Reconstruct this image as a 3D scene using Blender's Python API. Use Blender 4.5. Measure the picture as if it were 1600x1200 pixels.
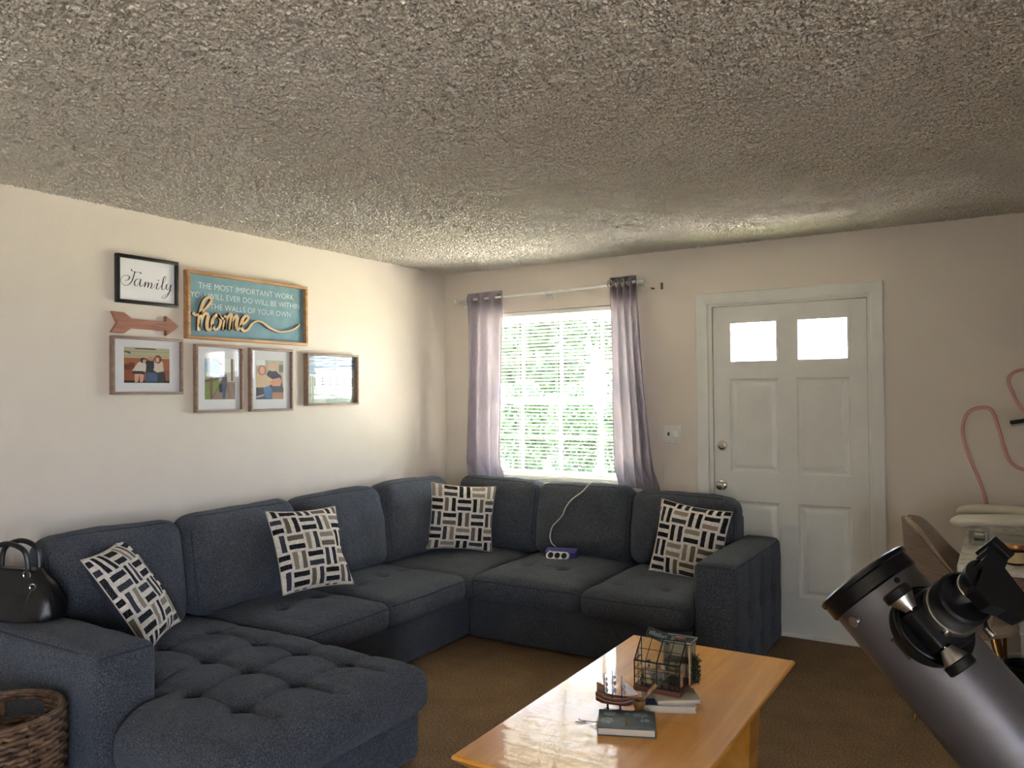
import bpy, bmesh, math, random
import numpy as np
from mathutils import Vector, Matrix, noise
from mathutils.bvhtree import BVHTree

random.seed(11)
for _o in list(bpy.data.objects):
    bpy.data.objects.remove(_o, do_unlink=True)
SC = bpy.context.scene
COL = SC.collection
PI = math.pi

# ------------------------------------------------------------------ camera
CAMP = Vector((3.71079, -5.03712, 1.48882))
YAW, PITCH, ROLL, FPX = 0.5520575, 0.0131974, -0.0098018, 1244.75
_f = Vector((-math.sin(YAW) * math.cos(PITCH), math.cos(YAW) * math.cos(PITCH), math.sin(PITCH)))
_r = Vector((math.cos(YAW), math.sin(YAW), 0.0))
_u = _r.cross(_f)
CR = _r * math.cos(ROLL) + _u * math.sin(ROLL)
CU = -_r * math.sin(ROLL) + _u * math.cos(ROLL)
cam_d = bpy.data.cameras.new('camera')
cam_d.sensor_fit = 'HORIZONTAL'
cam_d.sensor_width = 36.0
cam_d.lens = FPX / 1600.0 * 36.0
cam_d.clip_start = 0.05
cam_d.clip_end = 300
cam = bpy.data.objects.new('camera', cam_d)
COL.objects.link(cam)
cam.matrix_world = Matrix(((CR.x, CU.x, -_f.x, CAMP.x), (CR.y, CU.y, -_f.y, CAMP.y),
                           (CR.z, CU.z, -_f.z, CAMP.z), (0, 0, 0, 1)))
SC.camera = cam

# ------------------------------------------------------------------ sky, sun, exposure
world = bpy.data.worlds.new('sky')
SC.world = world
world.use_nodes = True
_bg = world.node_tree.nodes['Background']
_bg.inputs['Color'].default_value = (0.68, 0.79, 1.0, 1)
_bg.inputs['Strength'].default_value = 1.8

sun_d = bpy.data.lights.new('sun', 'SUN')
sun_d.energy = 16.0
sun_d.angle = math.radians(0.6)
sun_d.color = (1.0, 0.96, 0.90)
sun = bpy.data.objects.new('sun', sun_d)
COL.objects.link(sun)
# high midday sun out in front of the house: the added, unseen overhang keeps it off the window
sun.rotation_euler = Vector((0.24, -0.40, -0.885)).to_track_quat('-Z', 'Y').to_euler()
sun.location = (-4, 7, 14)

def portal(name, loc, rot, sx, sy):
    d = bpy.data.lights.new(name, 'AREA')
    d.shape = 'RECTANGLE'
    d.size, d.size_y = sx, sy
    d.cycles.is_portal = True
    o = bpy.data.objects.new(name, d)
    COL.objects.link(o)
    o.location = loc
    o.rotation_euler = rot
    return o
# sampling guides in the two openings (they emit nothing themselves)
portal('window_portal', (0.97, 0.16, 1.475), (-PI / 2, 0, 0), 1.30, 1.26)
portal('glass_door_portal', (5.77, -6.75, 1.05), (0, PI / 2, 0), 2.1, 1.3)

SC.view_settings.view_transform = 'Standard'
SC.view_settings.look = 'None'
SC.view_settings.gamma = 1.0
SC.view_settings.use_curve_mapping = False
SC.view_settings.exposure = 4.0
SC.cycles.max_bounces = 6
SC.cycles.diffuse_bounces = 4
SC.cycles.glossy_bounces = 3
SC.cycles.transparent_max_bounces = 16
SC.cycles.sample_clamp_indirect = 6.0
SC.cycles.use_adaptive_sampling = True
SC.cycles.adaptive_threshold = 0.08
SC.cycles.adaptive_min_samples = 20
SC.cycles.use_guiding = True
SC.cycles.use_surface_guiding = True
SC.cycles.use_denoising = True
SC.cycles.denoising_prefilter = 'ACCURATE'
SC.cycles.caustics_reflective = False
SC.cycles.caustics_refractive = False

# ------------------------------------------------------------------ helpers: materials
def lin(c):
    c = c / 255.0
    return c / 12.92 if c <= 0.04045 else ((c + 0.055) / 1.055) ** 2.4

def rgb(r, g, b):
    return (lin(r), lin(g), lin(b), 1.0)

class Nodes:
    def __init__(self, name):
        self.m = bpy.data.materials.new(name)
        self.m.use_nodes = True
        self.t = self.m.node_tree
        self.b = self.t.nodes['Principled BSDF']
        self.out = self.t.nodes['Material Output']
    def n(self, typ, **kw):
        o = self.t.nodes.new(typ)
        for k, v in kw.items():
            setattr(o, k, v)
        return o
    def l(self, a, b):
        self.t.links.new(a, b)
    def math(self, op, a, b=None, c=None):
        o = self.n('ShaderNodeMath', operation=op)
        for i, x in enumerate((a, b, c)):
            if x is None:
                continue
            if isinstance(x, (int, float)):
                o.inputs[i].default_value = x
            else:
                self.l(x, o.inputs[i])
        return o.outputs[0]
    def mix(self, fac, a, b):
        o = self.n('ShaderNodeMix', data_type='RGBA')
        for s, x in ((o.inputs[0], fac), (o.inputs[6], a), (o.inputs[7], b)):
            if isinstance(x, (int, float, tuple)):
                s.default_value = x
            else:
                self.l(x, s)
        return o.outputs[2]
    def ramp(self, fac, stops, interp='LINEAR'):
        o = self.n('ShaderNodeValToRGB')
        cr = o.color_ramp
        cr.interpolation = interp
        while len(cr.elements) < len(stops):
            cr.elements.new(0.5)
        for e, (p, c) in zip(cr.elements, stops):
            e.position = p
            e.color = c
        self.l(fac, o.inputs[0])
        return o.outputs[0]
    def coord(self, which='Object', scale=(1, 1, 1)):
        tc = self.n('ShaderNodeTexCoord')
        mp = self.n('ShaderNodeMapping')
        mp.inputs['Scale'].default_value = scale
        self.l(tc.outputs[which], mp.inputs[0])
        return mp.outputs[0]
    def noise(self, vec, scale, detail=3.0, rough=0.55, dist=0.0):
        o = self.n('ShaderNodeTexNoise')
        o.inputs['Scale'].default_value = scale
        o.inputs['Detail'].default_value = detail
        o.inputs['Roughness'].default_value = rough
        o.inputs['Distortion'].default_value = dist
        self.l(vec, o.inputs['Vector'])
        return o.outputs['Fac']
    def bump(self, h, strength, dist):
        o = self.n('ShaderNodeBump')
        o.inputs['Strength'].default_value = strength
        o.inputs['Distance'].default_value = dist
        self.l(h, o.inputs['Height'])
        self.l(o.outputs[0], self.b.inputs['Normal'])

def mat(name, col, rough=0.6, metal=0.0, var=0.08, vscale=6.0, stretch=(1, 1, 1), bump=None, spec=None,
        coat=0.0, sheen=0.0, detail=3.0):
    """principled material; colour varies by noise between darker and lighter tones"""
    N = Nodes(name)
    v = N.coord('Object', stretch)
    f = N.noise(v, vscale, detail)
    lo = tuple(max(0, c * (1 - var * 2)) for c in col[:3]) + (1,)
    hi = tuple(min(1, c * (1 + var * 2)) for c in col[:3]) + (1,)
    N.l(N.ramp(f, [(0.3, lo), (0.7, hi)]), N.b.inputs['Base Color'])
    N.b.inputs['Roughness'].default_value = rough
    N.b.inputs['Metallic'].default_value = metal
    if spec is not None:
        N.b.inputs['Specular IOR Level'].default_value = spec
    if coat:
        N.b.inputs['Coat Weight'].default_value = coat
        N.b.inputs['Coat Roughness'].default_value = 0.05
    if sheen:
        N.b.inputs['Sheen Weight'].default_value = sheen
        N.b.inputs['Sheen Roughness'].default_value = 0.5
    if bump:
        bs, st, ds = bump
        N.bump(N.noise(v, bs, 4.0), st, ds)
    return N.m

def glass_mat(name, tint=(1, 1, 1, 1), refl=0.06, rough=0.02):
    """thin pane: straight-through transparency plus a mirror part that grows at grazing angles"""
    N = Nodes(name)
    tr = N.n('ShaderNodeBsdfTransparent')
    v = N.coord('Object')
    N.l(N.ramp(N.noise(v, 3.0), [(0, tuple(c * 0.97 for c in tint[:3]) + (1,)), (1, tint)]), tr.inputs[0])
    gl = N.n('ShaderNodeBsdfGlossy')
    gl.inputs['Roughness'].default_value = rough
    lw = N.n('ShaderNodeLayerWeight'); lw.inputs['Blend'].default_value = 0.5
    f = N.math('ADD', N.math('MULTIPLY', N.math('POWER', lw.outputs['Facing'], 4.0), 0.7), refl * 0.6)
    mx = N.n('ShaderNodeMixShader')
    N.l(f, mx.inputs[0]); N.l(tr.outputs[0], mx.inputs[1]); N.l(gl.outputs[0], mx.inputs[2])
    N.l(mx.outputs[0], N.out.inputs['Surface'])
    return N.m

def cloth_mat(name, col, trans=0.5, weave=900.0, clear=0.0):
    """thin cloth: light comes through it; the open weave lets a little pass straight"""
    N = Nodes(name)
    v = N.coord('Object', (1, 1, 0.25))
    c = N.ramp(N.noise(v, 60.0, 4.0), [(0.3, tuple(x * 0.86 for x in col[:3]) + (1,)), (0.7, col)])
    d = N.n('ShaderNodeBsdfDiffuse'); t = N.n('ShaderNodeBsdfTranslucent')
    N.l(c, d.inputs[0]); N.l(c, t.inputs[0])
    mx = N.n('ShaderNodeMixShader'); mx.inputs[0].default_value = trans
    N.l(d.outputs[0], mx.inputs[1]); N.l(t.outputs[0], mx.inputs[2])
    last = mx.outputs[0]
    if clear:
        tp = N.n('ShaderNodeBsdfTransparent')
        m2 = N.n('ShaderNodeMixShader'); m2.inputs[0].default_value = clear
        N.l(last, m2.inputs[1]); N.l(tp.outputs[0], m2.inputs[2])
        last = m2.outputs[0]
    N.l(last, N.out.inputs['Surface'])
    return N.m

# ------------------------------------------------------------------ helpers: meshes
def frame(o, x, y, z):
    return Matrix(((x[0], y[0], z[0], o[0]), (x[1], y[1], z[1], o[1]), (x[2], y[2], z[2], o[2]), (0, 0, 0, 1)))

def basis_from(axis):
    a = Vector(axis).normalized()
    h = Vector((0, 0, 1)) if abs(a.z) < 0.9 else Vector((1, 0, 0))
    x = h.cross(a).normalized()
    return x, a.cross(x), a

def smooth_path(pts, k=6, closed=False):
    """Catmull-Rom through the points"""
    P = [Vector(p) for p in pts]
    n = len(P)
    out = []
    for i in range(n if closed else n - 1):
        if closed:
            p0, p1, p2, p3 = P[(i - 1) % n], P[i], P[(i + 1) % n], P[(i + 2) % n]
        else:
            p0, p1, p2, p3 = P[max(i - 1, 0)], P[i], P[i + 1], P[min(i + 2, n - 1)]
        for j in range(k):
            t = j / k
            out.append(0.5 * ((2 * p1) + (p2 - p0) * t + (2 * p0 - 5 * p1 + 4 * p2 - p3) * t * t
                              + (3 * p1 - p0 - 3 * p2 + p3) * t ** 3))
    if not closed:
        out.append(P[-1].copy())
    return out

def lattice(xs, ys, zs):
    """surface of a box with grid lines at xs, ys, zs"""
    V, F, idx = [], [], {}
    nx, ny, nz = len(xs) - 1, len(ys) - 1, len(zs) - 1
    def g(i, j, k):
        key = (i, j, k)
        if key not in idx:
            idx[key] = len(V)
            V.append(Vector((xs[i], ys[j], zs[k])))
        return idx[key]
    for i in range(nx):
        for j in range(ny):
            F.append((g(i, j, 0), g(i, j + 1, 0), g(i + 1, j + 1, 0), g(i + 1, j, 0)))
            F.append((g(i, j, nz), g(i + 1, j, nz), g(i + 1, j + 1, nz), g(i, j + 1, nz)))
    for i in range(nx):
        for k in range(nz):
            F.append((g(i, 0, k), g(i + 1, 0, k), g(i + 1, 0, k + 1), g(i, 0, k + 1)))
            F.append((g(i, ny, k), g(i, ny, k + 1), g(i + 1, ny, k + 1), g(i + 1, ny, k)))
    for j in range(ny):
        for k in range(nz):
            F.append((g(0, j, k), g(0, j, k + 1), g(0, j + 1, k + 1), g(0, j + 1, k)))
            F.append((g(nx, j, k), g(nx, j + 1, k), g(nx, j + 1, k + 1), g(nx, j, k + 1)))
    return V, F

def round_pt(p, h, r):
    q = Vector([max(-(h[i] - r), min(h[i] - r, p[i])) for i in range(3)])
    d = p - q
    return q + d.normalized() * r if d.length > 1e-9 else p.copy()

def axis_list(h, r, n, seg=3):
    e = [h - r + r * math.sin(PI / 2 * k / seg) ** 1.0 for k in range(1, seg + 1)] if r > 0 else [h]
    inner = [-(h - r) + 2 * (h - r) * k / n for k in range(n + 1)]
    if r <= 0:
        return inner
    return [-x for x in reversed(e)] + inner + e

class MB:
    def __init__(self):
        self.v, self.f, self.mi, self.uv = [], [], [], {}
    def add(self, V, F, M=None, mi=0):
        b = len(self.v)
        for p in V:
            p = Vector(p)
            self.v.append(M @ p if M is not None else p)
        for f in F:
            self.f.append(tuple(b + i for i in f))
            self.mi.append(mi)
        return self
    def box(self, lo, hi, M=None, mi=0):
        V, F = lattice([lo[0], hi[0]], [lo[1], hi[1]], [lo[2], hi[2]])
        return self.add(V, F, M, mi)
    def rbox(self, c, size, r, M=None, mi=0, seg=2):
        h = [s / 2 for s in size]
        r = min(r, min(h) * 0.98)
        V, F = lattice(*[axis_list(h[i], r, 1, seg) for i in range(3)])
        V = [round_pt(p, h, r) + Vector(c) for p in V]
        return self.add(V, F, M, mi)
    def tube(self, pts, r, n=8, closed=False, M=None, mi=0, cap=True):
        P = [Vector(p) for p in pts]
        m = len(P)
        rr = r if isinstance(r, (list, tuple)) else [r] * m
        V, F = [], []
        prev = None
        for i, p in enumerate(P):
            if closed:
                t = P[(i + 1) % m] - P[i - 1]
            else:
                t = P[min(i + 1, m - 1)] - P[max(i - 1, 0)]
            if t.length < 1e-9:
                t = Vector((0, 0, 1))
            t.normalize()
            if prev is None:
                x, y, _ = basis_from(t)
            else:
                x = (prev - t * prev.dot(t))
                x = x.normalized() if x.length > 1e-6 else basis_from(t)[0]
                y = t.cross(x)
            prev = x
            for k in range(n):
                a = 2 * PI * k / n
                V.append(p + (x * math.cos(a) + y * math.sin(a)) * rr[i])
        for i in range(m if closed else m - 1):
            j = (i + 1) % m
            for k in range(n):
                l = (k + 1) % n
                F.append((i * n + k, i * n + l, j * n + l, j * n + k))
        if cap and not closed:
            F.append(tuple(reversed(range(n))))
            F.append(tuple(range((m - 1) * n, m * n)))
        return self.add(V, F, M, mi)
    def cyl(self, p0, p1, r0, r1=None, n=16, M=None, mi=0):
        r1 = r0 if r1 is None else r1
        return self.tube([p0, p1], [r0, r1], n, M=M, mi=mi)
    def lathe(self, prof, n=24, M=None, mi=0, closed=False):
        """prof: (radius, height) about local z"""
        V, F = [], []
        m = len(prof)
        for r, z in prof:
            for k in range(n):
                a = 2 * PI * k / n
                V.append(Vector((r * math.cos(a), r * math.sin(a), z)))
        for i in range(m if closed else m - 1):
            j = (i + 1) % m
            for k in range(n):
                l = (k + 1) % n
                F.append((i * n + k, i * n + l, j * n + l, j * n + k))
        if not closed:
            if prof[0][0] > 1e-6:
                F.append(tuple(reversed(range(n))))
            if prof[-1][0] > 1e-6:
                F.append(tuple(range((m - 1) * n, m * n)))
        return self.add(V, F, M, mi)
    def prism(self, poly, z0, z1, M=None, mi=0):
        n = len(poly)
        V = [Vector((x, y, z0)) for x, y in poly] + [Vector((x, y, z1)) for x, y in poly]
        F = [tuple(reversed(range(n))), tuple(range(n, 2 * n))]
        for k in range(n):
            l = (k + 1) % n
            F.append((k, l, n + l, n + k))
        return self.add(V, F, M, mi)
    def sheet(self, fn, nu, nv, M=None, mi=0):
        V = [Vector(fn(i / nu, j / nv)) for j in range(nv + 1) for i in range(nu + 1)]
        F = [(j * (nu + 1) + i, j * (nu + 1) + i + 1, (j + 1) * (nu + 1) + i + 1, (j + 1) * (nu + 1) + i)
             for j in range(nv) for i in range(nu)]
        return self.add(V, F, M, mi)
    def build(self, name, mats, parent=None, smooth=True, origin=None, ang=40, fix=True):
        org = Vector(origin) if origin is not None else (world_loc(parent) if parent else Vector((0, 0, 0)))
        me = bpy.data.meshes.new(name)
        me.from_pydata([tuple(p - org) for p in self.v], [], self.f)
        if not isinstance(mats, (list, tuple)):
            mats = [mats]
        for m in mats:
            me.materials.append(m)
        if any(self.mi):
            me.polygons.foreach_set('material_index', self.mi)
        if fix:
            bm = bmesh.new(); bm.from_mesh(me)
            bmesh.ops.recalc_face_normals(bm, faces=bm.faces)
            bm.to_mesh(me); bm.free()
        if smooth:
            me.polygons.foreach_set('use_smooth', [True] * len(me.polygons))
            me.set_sharp_from_angle(angle=math.radians(ang))
        me.update()
        o = bpy.data.objects.new(name, me)
        COL.objects.link(o)
        if parent is not None:
            o.parent = parent
            o.location = org - world_loc(parent)
        else:
            o.location = org
        WL[o.name] = org.copy()
        return o
WL = {}
def world_loc(o):
    return WL[o.name].copy()

def thing(name, loc, label, cat, group=None):
    o = bpy.data.objects.new(name, None)
    o.empty_display_size = 0.05
    COL.objects.link(o)
    o.location = loc
    WL[o.name] = Vector(loc)
    return tag(o, label, cat, group)

def tag(o, label, cat, group=None, kind=None):
    o['label'] = label
    o['category'] = cat
    if group:
        o['group'] = group
    if kind:
        o['kind'] = kind
    return o

def struct(o, label, cat):
    return tag(o, label, cat, None, 'structure')

def copy_part(src, parent, delta, name=None, rot=None):
    c = src.copy()
    if name:
        c.name = name
    COL.objects.link(c)
    c.parent = parent
    c.location = src.location + Vector(delta)
    if rot:
        c.rotation_euler = rot
    WL[c.name] = world_loc(parent) + c.location
    return c

def text_mesh(body, size, extrude, M, fit=None):
    """built-in sans lettering as a plain mesh (list of verts, faces), M maps text plane to the world;
    fit = width the line is stretched to"""
    cu = bpy.data.curves.new('lettering', 'FONT')
    cu.body = body
    cu.size = size
    cu.extrude = extrude
    cu.resolution_u = 3
    cu.offset = -0.0007
    to = bpy.data.objects.new('lettering_tmp', cu)
    COL.objects.link(to)
    dg = bpy.context.evaluated_depsgraph_get()
    me = bpy.data.meshes.new_from_object(to.evaluated_get(dg))
    V = [v.co.copy() for v in me.vertices]
    F = [tuple(p.vertices) for p in me.polygons]
    bpy.data.objects.remove(to, do_unlink=True)
    bpy.data.meshes.remove(me)
    if fit and V:
        x0 = min(v.x for v in V); x1 = max(v.x for v in V)
        for v in V:
            v.x = (v.x - x0) * fit / (x1 - x0)
    return [M @ v for v in V], F

def left_wall(y, z, x=0.0):
    """text plane on the left wall: right = +Y, up = +Z, out = +X"""
    return frame((x, y, z), (0, 1, 0), (0, 0, 1), (1, 0, 0))

def ribbon(mb, pts, wfn, x0, x1, M=None, mi=0, k=6):
    """flat script stroke in the (y, z) plane with thickness from x0 to x1"""
    P = smooth_path([(p[0], p[1], 0) for p in pts], k)
    n = len(P)
    L, Rr = [], []
    for i, p in enumerate(P):
        t = (P[min(i + 1, n - 1)] - P[max(i - 1, 0)])
        t = t.normalized() if t.length > 1e-9 else Vector((1, 0, 0))
        nrm = Vector((-t.y, t.x, 0))
        w = wfn(t, i / (n - 1)) / 2
        L.append(p + nrm * w); Rr.append(p - nrm * w)
    V, F = [], []
    for x in (x0, x1):
        for a, b in zip(L, Rr):
            V.append((x, a.x, a.y)); V.append((x, b.x, b.y))
    o = 2 * n
    for i in range(n - 1):
        a, b, c, d = 2 * i, 2 * i + 1, 2 * i + 3, 2 * i + 2
        F += [(a, d, c, b), (o + a, o + b, o + c, o + d), (a, o + a, o + d, d), (b, c, o + c, o + b)]
    F += [(0, 1, o + 1, o), (2 * n - 2, o + 2 * n - 2, o + 2 * n - 1, 2 * n - 1)]
    mb.add(V, F, M, mi)

def attr_mat(name, rough=0.35, spec=0.4):
    N = Nodes(name)
    a = N.n('ShaderNodeVertexColor', layer_name='Col')
    v = N.coord('Object')
    g = N.noise(v, 180.0, 2.0)
    hs = N.n('ShaderNodeHueSaturation')
    N.l(a.outputs[0], hs.inputs['Color'])
    N.l(N.math('ADD', N.math('MULTIPLY', g, 0.16), 0.92), hs.inputs['Value'])
    N.l(hs.outputs[0], N.b.inputs['Base Color'])
    N.b.inputs['Roughness'].default_value = rough
    N.b.inputs['Specular IOR Level'].default_value = spec
    return N.m

def in_poly(u, v, poly):
    c = False
    n = len(poly)
    j = n - 1
    for i in range(n):
        (xi, yi), (xj, yj) = poly[i], poly[j]
        if (yi > v) != (yj > v) and u < (xj - xi) * (v - yi) / (yj - yi) + xi:
            c = not c
        j = i
    return c

def print_sheet(name, parent, m, y0, y1, z0, z1, x, paint, nu, nv):
    """a flat print on the left wall; paint(u, v) gives an sRGB triple"""
    mb = MB().sheet(lambda a, b: (x, y0 + (y1 - y0) * a, z0 + (z1 - z0) * b), nu, nv)
    o = mb.build(name, m, parent, smooth=False, fix=False)
    ca = o.data.color_attributes.new('Col', 'FLOAT_COLOR', 'CORNER')
    for p in o.data.polygons:
        i, j = p.index % nu, p.index // nu
        c = rgb(*paint((i + 0.5) / nu, (j + 0.5) / nv))
        for li in p.loop_indices:
            ca.data[li].color = c
    return o

# ------------------------------------------------------------------ materials
def wall_material():
    N = Nodes('cream_wall_paint')
    v = N.coord('Object')
    f = N.noise(v, 1.3, 4.0)
    N.l(N.ramp(f, [(0.3, rgb(221, 211, 199)), (0.7, rgb(227, 218, 206))]), N.b.inputs['Base Color'])
    N.b.inputs['Roughness'].default_value = 0.55
    N.b.inputs['Specular IOR Level'].default_value = 0.3
    N.bump(N.noise(v, 70.0, 3.0), 0.25, 0.004)
    return N.m

def popcorn_material():
    N = Nodes('popcorn_ceiling')
    v = N.coord('Object')
    w = N.n('ShaderNodeTexVoronoi', feature='SMOOTH_F1')
    w.inputs['Scale'].default_value = 62.0
    w.inputs['Smoothness'].default_value = 0.5
    nz = N.n('ShaderNodeTexNoise'); nz.inputs['Scale'].default_value = 45.0; nz.inputs['Detail'].default_value = 2
    N.l(v, nz.inputs['Vector'])
    ad = N.n('ShaderNodeVectorMath', operation='MULTIPLY_ADD')
    N.l(nz.outputs['Color'], ad.inputs[0]); ad.inputs[1].default_value = (0.02, 0.02, 0.02); N.l(v, ad.inputs[2])
    N.l(ad.outputs[0], w.inputs['Vector'])
    f = N.noise(v, 95.0, 4.0, 0.7)
    h = N.math('ADD', N.math('MULTIPLY', w.outputs['Distance'], -1.2), N.math('MULTIPLY', f, 1.1))
    N.l(N.ramp(N.noise(v, 2.2, 3.0), [(0.3, rgb(231, 223, 209)), (0.7, rgb(239, 232, 220))]), N.b.inputs['Base Color'])
    N.b.inputs['Roughness'].default_value = 0.95
    N.b.inputs['Specular IOR Level'].default_value = 0.1
    N.bump(h, 0.6, 0.012)
    return N.m

def carpet_material():
    N = Nodes('brown_carpet')
    v = N.coord('Object')
    f = N.noise(v, 120.0, 6.0, 0.85)
    g = N.noise(v, 5.0, 4.0)
    c = N.ramp(f, [(0.36, rgb(96, 74, 54)), (0.5, rgb(158, 130, 100)), (0.64, rgb(206, 178, 146))])
    d = N.ramp(g, [(0.3, (0.75, 0.75, 0.75, 1)), (0.7, (1, 1, 1, 1))])
    mx = N.n('ShaderNodeMix', data_type='RGBA', blend_type='MULTIPLY'); mx.inputs[0].default_value = 1
    N.l(c, mx.inputs[6]); N.l(d, mx.inputs[7])
    N.l(mx.outputs[2], N.b.inputs['Base Color'])
    N.b.inputs['Roughness'].default_value = 1.0
    N.b.inputs['Specular IOR Level'].default_value = 0.05
    N.bump(N.noise(v, 260.0, 3.0), 0.9, 0.01)
    return N.m

def sofa_material():
    N = Nodes('slate_blue_upholstery')
    v = N.coord('Object')
    f = N.noise(v, 210.0, 5.0, 0.8)
    g = N.noise(v, 7.0, 5.0, 0.6)
    c = N.ramp(f, [(0.36, rgb(46, 48, 54)), (0.52, rgb(84, 88, 96)), (0.66, rgb(130, 134, 142))])
    d = N.ramp(g, [(0.3, (0.82, 0.82, 0.82, 1)), (0.7, (1, 1, 1, 1))])
    mx = N.n('ShaderNodeMix', data_type='RGBA', blend_type='MULTIPLY'); mx.inputs[0].default_value = 1
    N.l(c, mx.inputs[6]); N.l(d, mx.inputs[7])
    N.l(mx.outputs[2], N.b.inputs['Base Color'])
    N.b.inputs['Roughness'].default_value = 0.95
    N.b.inputs['Specular IOR Level'].default_value = 0.1
    N.b.inputs['Sheen Weight'].default_value = 0.15
    N.b.inputs['Sheen Roughness'].default_value = 0.4
    N.b.inputs['Sheen Tint'].default_value = (0.75, 0.85, 1, 1)
    N.bump(N.math('ADD', N.noise(v, 420.0, 2.0), N.math('MULTIPLY', N.noise(v, 13.0, 4.0, 0.6, 1.2), 3.0)), 0.6, 0.006)
    return N.m

def weave_material():
    """cream cushion cloth printed with pairs of dark bars in a basket-weave"""
    N = Nodes('basketweave_print')
    tc = N.n('ShaderNodeTexCoord')
    sp = N.n('ShaderNodeSeparateXYZ')
    nz = N.n('ShaderNodeTexNoise'); nz.inputs['Scale'].default_value = 14.0
    N.l(tc.outputs['UV'], nz.inputs['Vector'])
    ad = N.n('ShaderNodeVectorMath', operation='MULTIPLY_ADD')
    N.l(nz.outputs['Color'], ad.inputs[0]); ad.inputs[1].default_value = (0.012, 0.012, 0); N.l(tc.outputs['UV'], ad.inputs[2])
    N.l(ad.outputs[0], sp.inputs[0])
    u = N.math('MULTIPLY', sp.outputs[0], 4.6)
    w = N.math('MULTIPLY', sp.outputs[1], 4.6)
    cu, cw = N.math('FLOOR', u), N.math('FLOOR', w)
    fu, fw = N.math('FRACT', u), N.math('FRACT', w)
    par = N.math('FLOORED_MODULO', N.math('ADD', cu, cw), 2.0)
    def sel(a, b):
        return N.math('ADD', N.math('MULTIPLY', a, N.math('SUBTRACT', 1.0, par)), N.math('MULTIPLY', b, par))
    across, along = sel(fu, fw), sel(fw, fu)
    two = N.math('MULTIPLY', across, 2.0)
    bar = N.math('FLOOR', two)
    fb = N.math('FRACT', two)
    inb = N.math('LESS_THAN', N.math('ABSOLUTE', N.math('SUBTRACT', fb, 0.5)), 0.27)
    inl = N.math('LESS_THAN', N.math('ABSOLUTE', N.math('SUBTRACT', along, 0.5)), 0.47)
    on = N.math('MULTIPLY', inb, inl)
    cv = N.n('ShaderNodeCombineXYZ')
    N.l(cu, cv.inputs[0]); N.l(cw, cv.inputs[1]); N.l(N.math('ADD', bar, 3.0), cv.inputs[2])
    wn = N.n('ShaderNodeTexWhiteNoise', noise_dimensions='3D'); N.l(cv.outputs[0], wn.inputs['Vector'])
    barcol = N.ramp(wn.outputs['Value'], [(0.0, rgb(25, 26, 34)), (0.36, rgb(58, 60, 72)), (0.58, rgb(110, 100, 90)),
                                          (0.74, rgb(150, 138, 124)), (0.86, rgb(34, 36, 50))], 'CONSTANT')
    spk = N.noise(tc.outputs['UV'], 120.0, 3.0, 0.7)
    barcol = N.mix(N.math('MULTIPLY', N.math('GREATER_THAN', spk, 0.60), 0.5), barcol, rgb(170, 160, 146))
    base = N.ramp(N.noise(tc.outputs['UV'], 26.0, 3.0), [(0.35, rgb(210, 203, 192)), (0.65, rgb(236, 230, 221))])
    N.l(N.mix(on, base, barcol), N.b.inputs['Base Color'])
    N.b.inputs['Roughness'].default_value = 0.95
    N.b.inputs['Specular IOR Level'].default_value = 0.1
    N.bump(N.noise(tc.outputs['UV'], 260.0, 2.0), 0.3, 0.002)
    return N.m

def wood_material(name, c0, c1, c2, rough=0.35, coat=0.0, axis=1, scale=5.0, wob=0.0, spec=0.4):
    N = Nodes(name)
    st = [9.0, 9.0, 9.0]; st[axis] = 0.8
    v = N.coord('Object', tuple(st))
    f = N.noise(v, scale, 5.0, 0.6, 0.8)
    N.l(N.ramp(f, [(0.28, c0), (0.5, c1), (0.74, c2)]), N.b.inputs['Base Color'])
    N.b.inputs['Roughness'].default_value = rough
    N.b.inputs['Specular IOR Level'].default_value = spec
    if coat:
        N.b.inputs['Coat Weight'].default_value = coat
        N.b.inputs['Coat Roughness'].default_value = 0.03
        N.b.inputs['Coat IOR'].default_value = 1.45
    if wob:
        v2 = N.coord('Object', (2.0, 10.0, 1.0))
        o = N.n('ShaderNodeBump')
        o.inputs['Strength'].default_value = wob
        o.inputs['Distance'].default_value = 0.002
        N.l(N.noise(v2, 2.0, 2.0, 0.5, 1.0), o.inputs['Height'])
        N.l(o.outputs[0], N.b.inputs['Coat Normal'])
        N.l(o.outputs[0], N.b.inputs['Normal'])
    return N.m

def marble_material():
    N = Nodes('white_marble_top')
    v = N.coord('Object')
    f = N.noise(v, 5.0, 6.0, 0.6, 2.2)
    N.l(N.ramp(f, [(0.38, rgb(216, 210, 200)), (0.49, rgb(190, 184, 175)), (0.56, rgb(222, 216, 207))]), N.b.inputs['Base Color'])
    N.b.inputs['Roughness'].default_value = 0.25
    return N.m

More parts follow.
